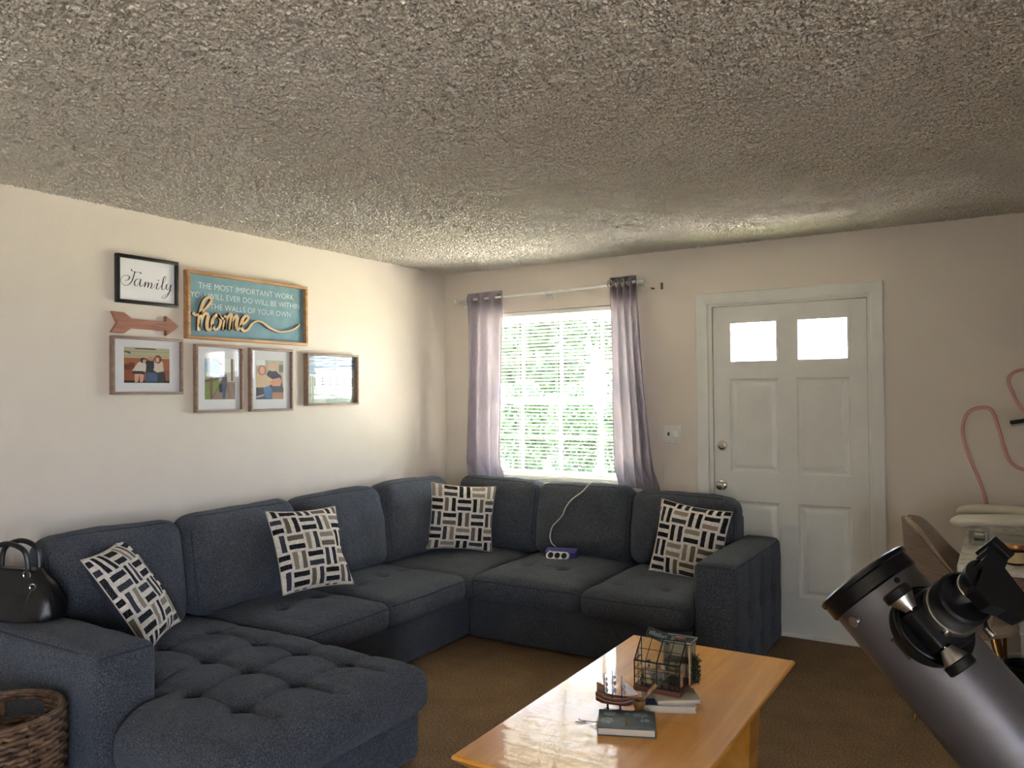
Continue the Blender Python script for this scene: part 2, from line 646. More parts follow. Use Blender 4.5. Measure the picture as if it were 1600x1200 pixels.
MT = dict(
    wall=wall_material(), ceil=popcorn_material(), carpet=carpet_material(), sofa=sofa_material(), weave=weave_material(),
    marble=marble_material(),
    white=mat('white_gloss_paint', rgb(226, 226, 220), 0.35, var=0.02, bump=(40, 0.08, 0.002)),
    vinyl=mat('white_vinyl', rgb(232, 232, 228), 0.4, var=0.02),
    plastic=mat('white_plastic', rgb(230, 228, 222), 0.3, var=0.02),
    cream_plastic=mat('cream_plastic', rgb(232, 224, 204), 0.3, var=0.02),
    black=mat('black_plastic', rgb(22, 22, 24), 0.35, var=0.1),
    blackgloss=mat('black_gloss_metal', rgb(9, 9, 11), 0.25, var=0.1, spec=0.35),
    scopeblack=mat('black_anodised', rgb(9, 9, 10), 0.42, var=0.1, spec=0.3),
    leather=mat('black_leather', rgb(18, 18, 20), 0.38, var=0.15, bump=(160, 0.3, 0.002)),
    chrome=mat('satin_chrome', rgb(205, 202, 196), 0.22, 1.0, var=0.04),
    steel=mat('brushed_steel', rgb(176, 172, 164), 0.32, 1.0, var=0.06, stretch=(30, 1, 1)),
    brass=mat('aged_brass', rgb(150, 116, 66), 0.3, 1.0, var=0.08),
    silver=mat('metallic_grey_paint', rgb(104, 103, 108), 0.36, 0.75, var=0.02, vscale=300),
    glass=glass_mat('window_glass'), glaze=glass_mat('picture_glass', refl=0.045, rough=0.03),
    acrylic=glass_mat('clear_acrylic', (0.93, 0.96, 0.95, 1), 0.12, 0.05),
    curtain=cloth_mat('lilac_grey_linen', rgb(170, 160, 169), 0.24, clear=0.02),
    blind=cloth_mat('white_blind_slat', rgb(222, 219, 208), 0.18),
    blackwood=mat('black_stained_wood', rgb(26, 25, 26), 0.4, var=0.1, stretch=(1, 9, 1)),
    paper=mat('white_card', rgb(236, 236, 240), 0.7, var=0.01),
    ink=mat('charcoal_ink', rgb(38, 38, 40), 0.7),
    oak=wood_material('light_oak', rgb(150, 108, 72), rgb(184, 142, 100), rgb(206, 166, 122), 0.5),
    taupewood=wood_material('taupe_wood', rgb(124, 100, 86), rgb(150, 126, 110), rgb(170, 146, 128), 0.5),
    rosewood=wood_material('reddish_wood', rgb(132, 88, 72), rgb(162, 112, 94), rgb(182, 132, 112), 0.6),
    teal=mat('teal_painted_board', rgb(118, 154, 168), 0.7, var=0.06, vscale=12),
    teal_white=mat('white_lettering', rgb(226, 236, 234), 0.7, var=0.02),
    birch=mat('birch_ply', rgb(222, 190, 146), 0.6, var=0.05, stretch=(1, 1, 6)),
    birch_edge=mat('burnt_ply_edge', rgb(48, 34, 26), 0.8),  # dark brown: shadow of the raised word as a colour
    maple=wood_material('lacquered_maple', rgb(220, 142, 48), rgb(236, 166, 70), rgb(246, 186, 94), 0.4, 0.6, 1, 1.1, 0.4, 0.15),
    print=attr_mat('printed_photo'),
    darkcloth=mat('navy_cushion_back', rgb(44, 50, 66), 0.95, var=0.1, vscale=200),
    seam=mat('dark_piping', rgb(52, 58, 70), 0.9, var=0.1, vscale=100),
)

# ================================================================== THE ROOM SHELL
RX, RY, RH, WT = 5.6, -7.8, 2.44, 0.15
WX0, WX1, WZ0, WZ1 = 0.32, 1.62, 0.85, 2.10      # window opening
DX0, DX1, DZ1 = 2.10, 3.065, 2.05                 # door opening
GY0, GY1, GZ1 = -7.40, -6.10, 2.1                 # glass door in the right wall, behind the camera

o = MB().box((-WT, RY - WT, -0.12), (RX + WT, WT, 0)).build('floor', MT['carpet'], smooth=False)
struct(o, 'brown carpet covering the whole floor', 'floor')
o = MB().box((-WT, RY - WT, RH), (RX + WT, WT, RH + 0.2)).build('ceiling', MT['ceil'], smooth=False)
struct(o, 'beige popcorn textured ceiling', 'ceiling')
CEIL = o
WL[CEIL.name] = Vector((0, 0, 0))
def popcorn(x0, x1, y0, y1, step, f0=72.0):
    """sprayed popcorn relief: a height field of blobs hanging a few millimetres under the slab"""
    nx, ny = int((x1 - x0) / step), int((y1 - y0) / step)
    rs = np.random.RandomState(5)
    fx = np.fft.fftfreq(nx + 1, step)[None, :]
    fy = np.fft.fftfreq(ny + 1, step)[:, None]
    fr = np.sqrt(fx ** 2 + fy ** 2)
    def band(f0, w):
        g = np.fft.fft2(rs.randn(ny + 1, nx + 1)) * np.exp(-((fr - f0) / w) ** 2)
        g = np.real(np.fft.ifft2(g))
        return g / g.std()
    h = band(f0, 24.0) + 0.35 * band(22.0, 14.0)
    h = np.clip(h, -0.9, 2.2)
    z = RH - 0.006 - 0.0039 * h
    X, Y = np.meshgrid(np.linspace(x0, x1, nx + 1), np.linspace(y0, y1, ny + 1))
    co = np.stack([X, Y, z], -1).reshape(-1, 3).astype(np.float32)
    i = np.arange(nx)[None, :] + (nx + 1) * np.arange(ny)[:, None]
    quads = np.stack([i, i + nx + 1, i + nx + 2, i + 1], -1).reshape(-1, 4).astype(np.int32)
    me = bpy.data.meshes.new('popcorn_texture')
    me.vertices.add(len(co)); me.vertices.foreach_set('co', co.ravel())
    me.loops.add(quads.size); me.loops.foreach_set('vertex_index', quads.ravel())
    me.polygons.add(len(quads)); me.polygons.foreach_set('loop_start', np.arange(0, quads.size, 4, dtype=np.int32))
    me.update(calc_edges=True)
    me.polygons.foreach_set('use_smooth', [True] * len(me.polygons))
    me.materials.append(MT['ceil'])
    po = bpy.data.objects.new('popcorn_texture', me)
    COL.objects.link(po)
    po.parent = CEIL
    po['kind'] = 'stuff'
popcorn(0.0, 4.7, -4.15, 0.0, 0.0052)
popcorn(0.0, 4.7, RY, -4.15, 0.0100, 42.0)
popcorn(4.7, RX, RY, 0.0, 0.0100, 42.0)
o = MB().box((-WT, RY, 0), (0, 0, RH)).build('wall_left', MT['wall'], smooth=False)
struct(o, 'cream wall behind the pictures', 'wall')
o = MB().box((RX, RY, 0), (RX + WT, GY0, RH)).box((RX, GY1, 0), (RX + WT, 0, RH)).box((RX, GY0, GZ1), (RX + WT, GY1, RH)).build('wall_right', MT['wall'], smooth=False)
struct(o, 'cream wall at the right end of the room', 'wall')
mb = MB()
for lo, hi in (((-WT, 0, 0), (WX0, WT, RH)), ((WX0, 0, 0), (WX1, WT, WZ0)), ((WX0, 0, WZ1), (WX1, WT, RH)),
               ((WX1, 0, 0), (DX0, WT, RH)), ((DX0, 0, DZ1), (DX1, WT, RH)), ((DX1, 0, 0), (RX + WT, WT, RH))):
    mb.box(lo, hi)
struct(mb.build('wall_back', MT['wall'], smooth=False), 'cream wall with the window and the front door', 'wall')
o = MB().box((-WT, RY - WT, 0), (RX + WT, RY, RH)).build('wall_front', MT['wall'], smooth=False)
struct(o, 'cream wall behind the viewer', 'wall')

def baseboard(name, lo, hi, label):
    o = MB().rbox([(a + b) / 2 for a, b in zip(lo, hi)], [b - a for a, b in zip(lo, hi)], 0.004).build(name, MT['white'])
    struct(o, label, 'baseboard')
baseboard('baseboard_back', (3.125, -0.014, 0), (RX, -0.0005, 0.09), 'white baseboard right of the front door')
baseboard('baseboard_left', (0.0005, RY, 0), (0.014, -3.6, 0.09), 'white baseboard along the picture wall')

# ---------------- glass sliding door behind the camera
o = bpy.data.objects.new('door_2', None); COL.objects.link(o); o.location = (RX + 0.08, -6.75, 0); WL['door_2'] = Vector(o.location)
struct(o, 'glass sliding door in the right wall behind the viewer', 'door')
for k, (a, b, xx) in enumerate(((GY0, -6.72, RX + 0.05), (-6.78, GY1, RX + 0.10))):
    mb = MB()
    for lo, hi in (((xx - 0.02, a, 0), (xx + 0.02, a + 0.06, GZ1)), ((xx - 0.02, b - 0.06, 0), (xx + 0.02, b, GZ1)),
                   ((xx - 0.02, a + 0.06, 0), (xx + 0.02, b - 0.06, 0.08)), ((xx - 0.02, a + 0.06, GZ1 - 0.06), (xx + 0.02, b - 0.06, GZ1))):
        mb.box(lo, hi)
    mb.build('sash', MT['vinyl'], o, smooth=False)
    MB().box((xx - 0.003, a + 0.06, 0.08), (xx + 0.003, b - 0.06, GZ1 - 0.06)).build('pane', MT['glass'], o, smooth=False)

# ================================================================== WINDOW
win = bpy.data.objects.new('window_1', None); COL.objects.link(win); win.location = (0.97, 0.07, WZ0); WL['window_1'] = Vector(win.location)
struct(win, 'white gridded sash window over the sofa', 'window')
mb = MB()
for lo, hi in (((WX0, 0.05, WZ0), (WX0 + 0.035, 0.13, WZ1)), ((WX1 - 0.035, 0.05, WZ0), (WX1, 0.13, WZ1)),
               ((WX0, 0.05, WZ0), (WX1, 0.13, WZ0 + 0.035)), ((WX0, 0.05, WZ1 - 0.035), (WX1, 0.13, WZ1))):
    mb.box(lo, hi)
mb.build('window_frame', MT['vinyl'], win, smooth=False)
MB().rbox((0.97, -0.012, WZ0 - 0.012), (1.36, 0.06, 0.024), 0.004).build('window_sill', MT['white'], win)
mid = 1.446
for (za, zb, yy) in ((mid - 0.02, WZ1 - 0.035, 0.105), (WZ0 + 0.035, mid + 0.02, 0.08)):
    xa, xb = WX0 + 0.035, WX1 - 0.035
    mb = MB()
    for lo, hi in (((xa, yy - 0.014, za), (xa + 0.03, yy + 0.014, zb)), ((xb - 0.03, yy - 0.014, za), (xb, yy + 0.014, zb)),
                   ((xa, yy - 0.014, za), (xb, yy + 0.014, za + 0.04)), ((xa, yy - 0.014, zb - 0.04), (xb, yy + 0.014, zb))):
        mb.box(lo, hi)
    s = mb.build('sash', MT['vinyl'], win, smooth=False)
    xs = [xa + 0.03, 0.647, 0.970, 1.298, xb - 0.03]
    zs = [za + 0.04, (za + zb) / 2 + 0.005, zb - 0.04]
    for x in xs[1:-1]:
        MB().box((x - 0.009, yy - 0.008, zs[0]), (x + 0.009, yy + 0.008, zs[2])).build('muntin', MT['vinyl'], s, smooth=False)
    MB().box((xs[0], yy - 0.0075, zs[1] - 0.009), (xs[4], yy + 0.0075, zs[1] + 0.009)).build('muntin', MT['vinyl'], s, smooth=False)
    for i in range(4):
        for j in range(2):
            MB().box((xs[i] + 0.004, yy - 0.002, zs[j] + 0.004), (xs[i + 1] - 0.004, yy + 0.002, zs[j + 1] - 0.004)).build('pane', MT['glass'], s, smooth=False)

# ---------------- venetian blind
bl = thing('venetian_blind', (0.97, 0.024, WZ0 + 0.01), 'white mini blind with some bent slats hanging in the window', 'blind')
MB().rbox((0.97, 0.024, WZ1 - 0.018), (1.285, 0.034, 0.03), 0.003).build('head_rail', MT['vinyl'], bl)
MB().rbox((0.97, 0.024, WZ0 + 0.014), (1.28, 0.026, 0.016), 0.003).build('bottom_rail', MT['vinyl'], bl)
NS = 47
ztop, zbot = WZ1 - 0.05, WZ0 + 0.035
TILT = math.radians(22)
def slat(zc, bend=None):
    def fn(u, v):
        x = 0.332 + 1.276 * u
        w = (v - 0.5) * 0.025
        crown = 0.0022 * (1 - (2 * v - 1) ** 2)
        y = 0.024 + w * math.cos(TILT)
        z = zc - w * math.sin(TILT) + crown
        if bend:
            c, s, amp, yo = bend
            e = amp * math.exp(-((x - c) / s) ** 2)
            z += e
            y += yo * abs(e)
        return (x, y, z)
    mb = MB().sheet(fn, 40 if bend else 1, 3)
    return mb
base_slat = None
bends = {19: (1.52, 0.16, -0.012, 0), 20: (1.50, 0.20, -0.017, 0), 21: (1.50, 0.22, -0.012, 0.1), 22: (1.45, 0.2, 0.008, 0), 23: (1.5, 0.15, -0.010, 0),
         25: (0.50, 0.14, 0.010, 0), 26: (0.48, 0.16, 0.014, 0), 27: (0.5, 0.15, 0.012, 0), 28: (0.5, 0.14, 0.007, 0), 14: (1.35, 0.3, -0.005, 0), 24: (0.9, 0.25, -0.007, 0)}
for k in range(NS):
    zc = ztop + (zbot - ztop) * k / (NS - 1)
    if k in bends:
        slat(zc, bends[k]).build('slat', MT['blind'], bl, fix=False)
    elif base_slat is None:
        base_slat = slat(zc).build('slat', MT['blind'], bl, fix=False)
        base_z = zc
    else:
        copy_part(base_slat, bl, (0, 0, zc - base_z), 'slat')
for x in (0.647, 0.97, 1.298):
    mb = MB()
    for yy in (0.011, 0.037):
        mb.cyl((x, yy, WZ0 + 0.02), (x, yy, WZ1 - 0.03), 0.0011, n=5)
    mb.build('ladder_cord', MT['vinyl'], bl)

# ---------------- curtain rod and curtains
rod = thing('curtain_rod', (0.92, -0.08, 2.21), 'thin white telescoping curtain rod above the window', 'curtain rod')
pA, pM, pB = Vector((0.175, -0.08, 2.205)), Vector((0.93, -0.08, 2.214)), Vector((1.675, -0.08, 2.234))
MB().cyl(pA, pM, 0.0085, n=14).build('inner_tube', MT['vinyl'], rod)
MB().cyl(pM - Vector((0.02, 0, 0)), pB, 0.0105, n=14).build('outer_tube', MT['vinyl'], rod)
for p, s in ((pA, -1), (pB, 1)):
    MB().cyl(p - Vector((s * 0.002, 0, 0)), p + Vector((s * 0.022, 0, 0)), 0.014, 0.012, 14).build('end_cap', MT['vinyl'], rod)
for x, z in ((0.20, 2.205), (0.95, 2.2145), (1.655, 2.2335)):
    mb = MB().box((x - 0.007, -0.082, z - 0.024), (x + 0.007, -0.001, z - 0.012)).box((x - 0.012, -0.006, z - 0.05), (x + 0.012, -0.0005, z + 0.02))
    mb.box((x - 0.007, -0.094, z - 0.022), (x + 0.007, -0.090, z + 0.004)).box((x - 0.007, -0.094, z - 0.024), (x + 0.007, -0.066, z - 0.015))
    mb.build('bracket', MT['vinyl'], rod)

def rodz(x):
    return 2.205 + (x - 0.175) / 1.5 * 0.029

def curtain(name, xt, xb, zb, nf, amp_t, amp_b, label, phase, hole_us, drift):
    root = thing(name, (sum(xb) / 2, -0.09, zb), label, 'curtain', 'grommet curtains at the window')
    def fn(u, v):                   # v = 0 top
        t = v ** 1.25
        x0 = xt[0] + (xb[0] - xt[0]) * t
        x1 = xt[1] + (xb[1] - xt[1]) * t
        uu = u + 0.035 * math.sin(2 * PI * (u * 1.3 + v * 0.55 + phase)) * v
        x = x0 + (x1 - x0) * uu
        a = amp_t + (amp_b - amp_t) * v
        ph = 2 * PI * (nf * u + phase) + drift * v
        y = -0.082 + a * math.cos(ph) + 0.006 * math.sin(9 * u + 5 * v)
        y += 0.012 * noise.noise(Vector((u * 5, v * 4, phase * 7)))
        y = min(y, -0.022)
        zt = rodz(x) + 0.045
        z = zt + (zb - zt) * v + 0.004 * math.cos(ph)
        s = max(0.0, min(1.0, (1.08 - z) / 0.26))
        lim = -0.14 + 0.104 * s * s * (3 - 2 * s)        # pressed flat between sofa back and wall
        y = max(y, lim)
        return Vector((x, y, z))
    mb = MB().sheet(fn, 110, 60)
    mb.build('cloth', MT['curtain'], root, fix=False)
    def header(u, v):
        p = fn(u, v * 0.066)
        return p + Vector((0, -0.0025, 0.0))
    MB().sheet(header, 110, 5).build('header_band', MT['curtain'], root, fix=False)
    for u in (0.0, 1.0):
        MB().tube([fn(u, v / 40) + Vector((0, -0.001, 0)) for v in range(41)], 0.003, 5).build('side_hem', MT['curtain'], root)
    for u in hole_us:
        p = fn(u, 0.035)
        du = (fn(min(1, u + 0.01), 0.035) - fn(max(0, u - 0.01), 0.035)).normalized()
        nrm = du.cross(Vector((0, 0, 1))).normalized()
        if nrm.y > 0:
            nrm = -nrm
        zc = rodz(p.x)
        ctr = Vector((p.x, p.y, zc)) + nrm * 0.004
        Mx = frame(ctr, du, nrm.cross(du), nrm)
        ring = [(0.024 * math.cos(a), 0.024 * math.sin(a), 0) for a in [2 * PI * i / 24 for i in range(24)]]
        MB().tube(ring, 0.0055, 8, True, Mx).build('grommet', MT['steel'], root)
    return root
curtain('curtain', (0.262, 0.598), (0.245, 0.560), 0.55, 3.4, 0.026, 0.034, 'lilac grey linen curtain hanging nearest the room corner', 0.10, (0.05, 0.35, 0.64, 0.82), 0.5)
curtain('curtain', (1.457, 1.640), (1.500, 1.800), 0.55, 4.0, 0.030, 0.036, 'lilac grey linen curtain swept sideways between window and door', 0.35, (0.03, 0.28, 0.53, 0.78), 0.9)

# ================================================================== FRONT DOOR
dr = bpy.data.objects.new('door_1', None); COL.objects.link(dr); dr.location = (2.582, 0.04, 0.012); WL['door_1'] = Vector(dr.location)
struct(dr, 'white front door with two small windows and four raised panels', 'door')
SX0, SX1, SZ0, SZ1, SY0, SY1 = 2.126, 3.040, 0.014, 2.034, 0.012, 0.056
cols = ((2.228, 2.534), (2.640, 2.944))
rows = ((0.240, 0.803), (0.985, 1.573), (1.673, 1.938))
mb = MB()
mb.box((SX0, SY0, SZ0), (cols[0][0], SY1, SZ1)); mb.box((cols[0][1], SY0, SZ0), (cols[1][0], SY1, SZ1)); mb.box((cols[1][1], SY0, SZ0), (SX1, SY1, SZ1))
for c in cols:
    zz = [SZ0] + [q for r in rows for q in r] + [SZ1]
    for i in range(0, len(zz), 2):
        mb.box((c[0], SY0, zz[i]), (c[1], SY1, zz[i + 1]))
mb.build('slab', MT['white'], dr, smooth=False)
def panel(x0, x1, z0, z1):
    m = MB()
    steps = [(0.0, SY0 + 0.001), (0.010, SY0 + 0.011), (0.022, SY0 + 0.013), (0.046, SY0 + 0.004), (0.06, SY0 + 0.003)]
    V, F = [], []
    for d, y in steps:
        V += [(x0 + d, y, z0 + d), (x1 - d, y, z0 + d), (x1 - d, y, z1 - d), (x0 + d, y, z1 - d)]
    for i in range(len(steps) - 1):
        for k in range(4):
            l = (k + 1) % 4
            F.append((4 * i + k, 4 * i + l, 4 * i + 4 + l, 4 * i + 4 + k))
    n = 4 * (len(steps) - 1)
    F.append((n, n + 1, n + 2, n + 3))
    m.add(V, F)
    m.box((x0, SY0 + 0.015, z0), (x1, SY1 - 0.004, z1))
    return m
for c in cols:
    for r in rows[:2]:
        panel(c[0], c[1], r[0], r[1]).build('panel', MT['white'], dr, smooth=False)
    x0, x1 = c; z0, z1 = rows[2]
    m = MB()
    for lo, hi in (((x0 - 0.006, SY0 - 0.005, z0 - 0.006), (x0 + 0.012, SY0 + 0.012, z1 + 0.006)), ((x1 - 0.012, SY0 - 0.005, z0 - 0.006), (x1 + 0.006, SY0 + 0.012, z1 + 0.006)),
                   ((x0 + 0.012, SY0 - 0.005, z0 - 0.006), (x1 - 0.012, SY0 + 0.012, z0 + 0.012)), ((x0 + 0.012, SY0 - 0.005, z1 - 0.012), (x1 - 0.012, SY0 + 0.012, z1 + 0.006))):
        m.box(lo, hi)
    m.build('glazing_bead', MT['white'], dr, smooth=False)
    MB().box((x0, 0.030, z0), (x1, 0.036, z1)).build('pane', MT['glass'], dr, smooth=False)
# lock and knob
Mk = lambda x, z: frame((x, SY0, z), (1, 0, 0), (0, 0, 1), (0, -1, 0))
db = MB().lathe([(0.031, 0), (0.031, 0.006), (0.027, 0.012), (0.016, 0.014), (0.014, 0.018), (0.0, 0.018)], 28, Mk(2.178, 1.150)).build('deadbolt', MT['chrome'], dr)
MB().rbox((0, 0, 0.024), (0.026, 0.010, 0.014), 0.003, Mk(2.178, 1.150)).build('thumb_turn', MT['chrome'], db)
kb = MB().lathe([(0.033, 0), (0.033, 0.004), (0.028, 0.010), (0.013, 0.014), (0.012, 0.030), (0.020, 0.036), (0.027, 0.046), (0.028, 0.056), (0.022, 0.066), (0.0, 0.069)], 28, Mk(2.175, 0.897)).build('door_knob', MT['chrome'], dr)
MB().lathe([(0.009, 0.068), (0.008, 0.072), (0, 0.0725)], 16, Mk(2.175, 0.897)).build('knob_button', MT['brass'], kb)
for z in (0.3, 1.05, 1.8):
    MB().cyl((3.047, 0.006, z - 0.045), (3.047, 0.006, z + 0.045), 0.0055, n=10).build('hinge', MT['white'], dr)

# casing, jamb and threshold
cs = bpy.data.objects.new('trim_1', None); COL.objects.link(cs); cs.location = (2.58, 0, 0); WL['trim_1'] = Vector(cs.location)
struct(cs, 'white painted casing around the front door', 'door casing')
def casing(poly_fn, name):
    """mitred casing leg: profile swept"""
    prof = [(0.0, 0.0), (0.0, -0.012), (0.012, -0.016), (0.050, -0.020), (0.068, -0.020), (0.074, -0.015), (0.074, 0.0)]
    m = MB()
    V = [poly_fn(a, b, 0) for a, b in prof] + [poly_fn(a, b, 1) for a, b in prof]
    n = len(prof)
    F = [(k, (k + 1) % n, n + (k + 1) % n, n + k) for k in range(n)] + [tuple(range(n)), tuple(range(n, 2 * n))]
    m.add(V, F)
    m.build(name, MT['white'], cs, smooth=False)
ix0, ix1, iz = 2.094, 3.058, 2.052
casing(lambda a, b, t: (ix0 - a, b, 0.0 if t == 0 else iz + a), 'side_casing')
casing(lambda a, b, t: (ix1 + a, b, 0.0 if t == 0 else iz + a), 'side_casing')
casing(lambda a, b, t: ((ix0 - a) if t == 0 else (ix1 + a), b, iz + a), 'head_casing')
m = MB()
for lo, hi in (((2.100, 0.0, 0), (2.122, 0.148, 2.05)), ((3.043, 0.0, 0), (3.065, 0.148, 2.05)), ((2.122, 0.0, 2.038), (3.043, 0.148, 2.05)),
               ((2.122, 0.060, 0), (2.134, 0.10, 2.038)), ((3.031, 0.060, 0), (3.043, 0.10, 2.038)), ((2.134, 0.060, 2.026), (3.031, 0.10, 2.038))):
    m.box(lo, hi)
m.build('jamb', MT['white'], cs, smooth=False)
o = MB().rbox((2.58, 0.01, 0.006), (0.92, 0.075, 0.012), 0.004).build('trim_2', MT['white'])
struct(o, 'white threshold strip under the front door', 'threshold')

# ---------------- switch plate and old wall anchors
sw = thing('wall_switch', (1.852, 0, 1.163), 'white square switch plate with toggle and round dimmer', 'light switch')
MB().rbox((1.852, -0.0045, 1.2165), (0.116, 0.008, 0.116), 0.003).build('plate', MT['plastic'], sw)
MB().rbox((1.826, -0.011, 1.218), (0.010, 0.012, 0.022), 0.002).build('toggle', MT['black'], sw)
MB().lathe([(0.021, 0), (0.020, 0.014), (0.016, 0.018), (0, 0.018)], 24, frame((1.872, -0.008, 1.2165), (1, 0, 0), (0, 0, 1), (0, -1, 0))).build('dimmer_knob', MT['plastic'], sw)
for dx, dz in ((0.055, 0.04), (-0.02, 0.05), (-0.02, -0.05), (0.02, 0.05), (0.02, -0.05)):
    if abs(dx) < 0.05:
        MB().cyl((1.852 + dx * 1.2, -0.0082, 1.2165 + dz * 0.8), (1.852 + dx * 1.2, -0.0098, 1.2165 + dz * 0.8), 0.003, n=10).build('screw', MT['steel'], sw)
def anchor(x, z, big):
    m = MB().lathe([(0.004, 0.0), (0.006, 0.001), (0.006, 0.003), (0.003, 0.0035), (0.0025, 0.001)], 12, frame((x, -0.0002, z), (1, 0, 0), (0, 0, 1), (0, -1, 0)))
    m.lathe([(0.004, 0.0), (0.006, 0.001), (0.006, 0.003), (0.003, 0.0035), (0.0025, 0.001)], 12, frame((x - (0.0 if big else 0.012), -0.0002, z - (0.026 if big else -0.003)), (1, 0, 0), (0, 0, 1), (0, -1, 0)))
    if big:
        m.box((x - 0.009, -0.002, z - 0.035), (x + 0.009, -0.0002, z + 0.009))
    return m.build('wall_anchor', mat('grey_anchor', rgb(110, 100, 84), 0.7) if big else MT['black'], None, origin=(x, 0, z))
tag(anchor(1.730, 2.189, False), 'small dark screw hole pair beside the curtain rod end', 'wall anchor')
tag(anchor(1.788, 2.215, True), 'small grey bracket plate left on wall between curtain and door', 'wall anchor')

# ================================================================== OUTSIDE
o = MB().box((-1.0, WT + 0.001, 2.50), (RX + 0.6, WT + 0.95, 2.60)).box((-1.0, WT + 0.93, 2.38), (RX + 0.6, WT + 0.97, 2.62)).build('roof_eave', MT['white'], smooth=False)  # out-of-view overhang, added to block direct sun from the window
struct(o, 'white roof overhang outside above the window', 'eave')
grassm = mat('sunlit_lawn', rgb(148, 150, 118), 0.95, var=0.18, vscale=8, bump=(60, 0.6, 0.03))
concm = mat('pale_concrete', rgb(206, 200, 188), 0.9, var=0.06, vscale=3, bump=(80, 0.3, 0.004))
o = MB().box((-40, 0.16, -0.30), (40, 45, -0.15)).build('lawn', grassm, smooth=False)
struct(o, 'sunlit green lawn outside the window', 'lawn')
o = MB().box((-9, 1.5, -0.16), (12, 4.2, -0.14)).build('driveway', concm, smooth=False)
struct(o, 'pale concrete drive outside the window', 'driveway')
o = MB().box((RX + WT + 0.01, -45, -0.30), (45, 0.15, -0.15)).build('patio', mat('dark_paving', rgb(176, 173, 168), 0.9, var=0.1, vscale=3), smooth=False)
struct(o, 'grey paved patio ground beyond the glass sliding door', 'patio')

leafm = mat('green_leaves', rgb(48, 74, 42), 0.6, var=0.25, vscale=2.0)
barkm = mat('brown_bark', rgb(104, 88, 72), 0.9, var=0.15, vscale=9, bump=(30, 0.6, 0.02))
def leaf_mass(mb, c, rad, n, size, rnd):
    for _ in range(n):
        while True:
            d = Vector((rnd.uniform(-1, 1), rnd.uniform(-1, 1), rnd.uniform(-1, 1)))
            if 0.25 < d.length < 1:
                break
        p = Vector(c) + Vector((d.x * rad[0], d.y * rad[1], d.z * rad[2]))
        x = Vector((rnd.uniform(-1, 1), rnd.uniform(-1, 1), rnd.uniform(-1, 1))).normalized()
        y = x.cross(Vector((rnd.uniform(-1, 1), rnd.uniform(-1, 1), rnd.uniform(-1, 1)))).normalized()
        s = size * rnd.uniform(0.6, 1.3)
        z = x.cross(y) * s * 0.15
        mb.add([p - x * s, p + y * s * 0.45 + z, p + x * s, p - y * s * 0.45 + z], [(0, 1, 2, 3)])
def tree(loc, h, cr, seed, label, n=900, size=0.13):
    rnd = random.Random(seed)
    t = thing('tree', loc, label, 'tree')
    L = Vector(loc)
    MB().tube(smooth_path([L, L + Vector((0.06, 0, h * 0.3)), L + Vector((0, 0.05, h * 0.65)), L + Vector((0.1, 0, h * 0.9))], 4), [0.14 * (1 - 0.05 * i) for i in range(13)], 10).build('trunk', barkm, t)
    mb = MB()
    for k in range(7):
        a = k * 2.4
        leaf_mass(mb, L + Vector((cr * 0.55 * math.cos(a), cr * 0.55 * math.sin(a), h * (0.62 + 0.07 * k % 0.4))), (cr * 0.6, cr * 0.6, h * 0.2), n // 7, size, rnd)
    mb.build('foliage', leafm, t, smooth=False, fix=False)
def shrub(loc, r, h, seed, label):
    rnd = random.Random(seed)
    t = thing('shrub', loc, label, 'shrub')
    L = Vector(loc)
    for k in range(4):
        a = k * 1.7
        MB().tube([L, L + Vector((r * 0.4 * math.cos(a), r * 0.4 * math.sin(a), h * 0.7))], [0.02, 0.008], 6).build('stem', barkm, t)
    mb = MB()
    leaf_mass(mb, L + Vector((0, 0, h * 0.5)), (r, r, h * 0.5), 2200, 0.075, rnd)
    mb.build('foliage', leafm, t, smooth=False, fix=False)
tree((-5.7, 10.5, -0.15), 3.9, 1.5, 3, 'leafy tree standing leftmost in the window view', 6500, 0.13)
tree((-2.9, 11.5, -0.15), 3.4, 1.2, 5, 'leafy tree farther right in the window view', 5000, 0.12)
for k_, (x_, h_, w_) in enumerate(((-4.75, 1.5, 'leftmost'), (-3.75, 1.95, 'second from left'), (-2.75, 1.8, 'middle'), (-1.75, 2.0, 'second from right'), (-0.75, 1.7, 'rightmost'))):
    shrub((x_, 7.5, -0.15), 0.48, h_, 20 + k_, 'green shrub outside the window, ' + w_ + ' of the hedge row')

# ================================================================== SECTIONAL SOFA
def seg_dist(x, y, a, b):
    ax, ay = a; bx, by = b
    dx, dy = bx - ax, by - ay
    L = dx * dx + dy * dy
    t = 0 if L == 0 else max(0, min(1, ((x - ax) * dx + (y - ay) * dy) / L))
    return math.hypot(x - ax - t * dx, y - ay - t * dy)

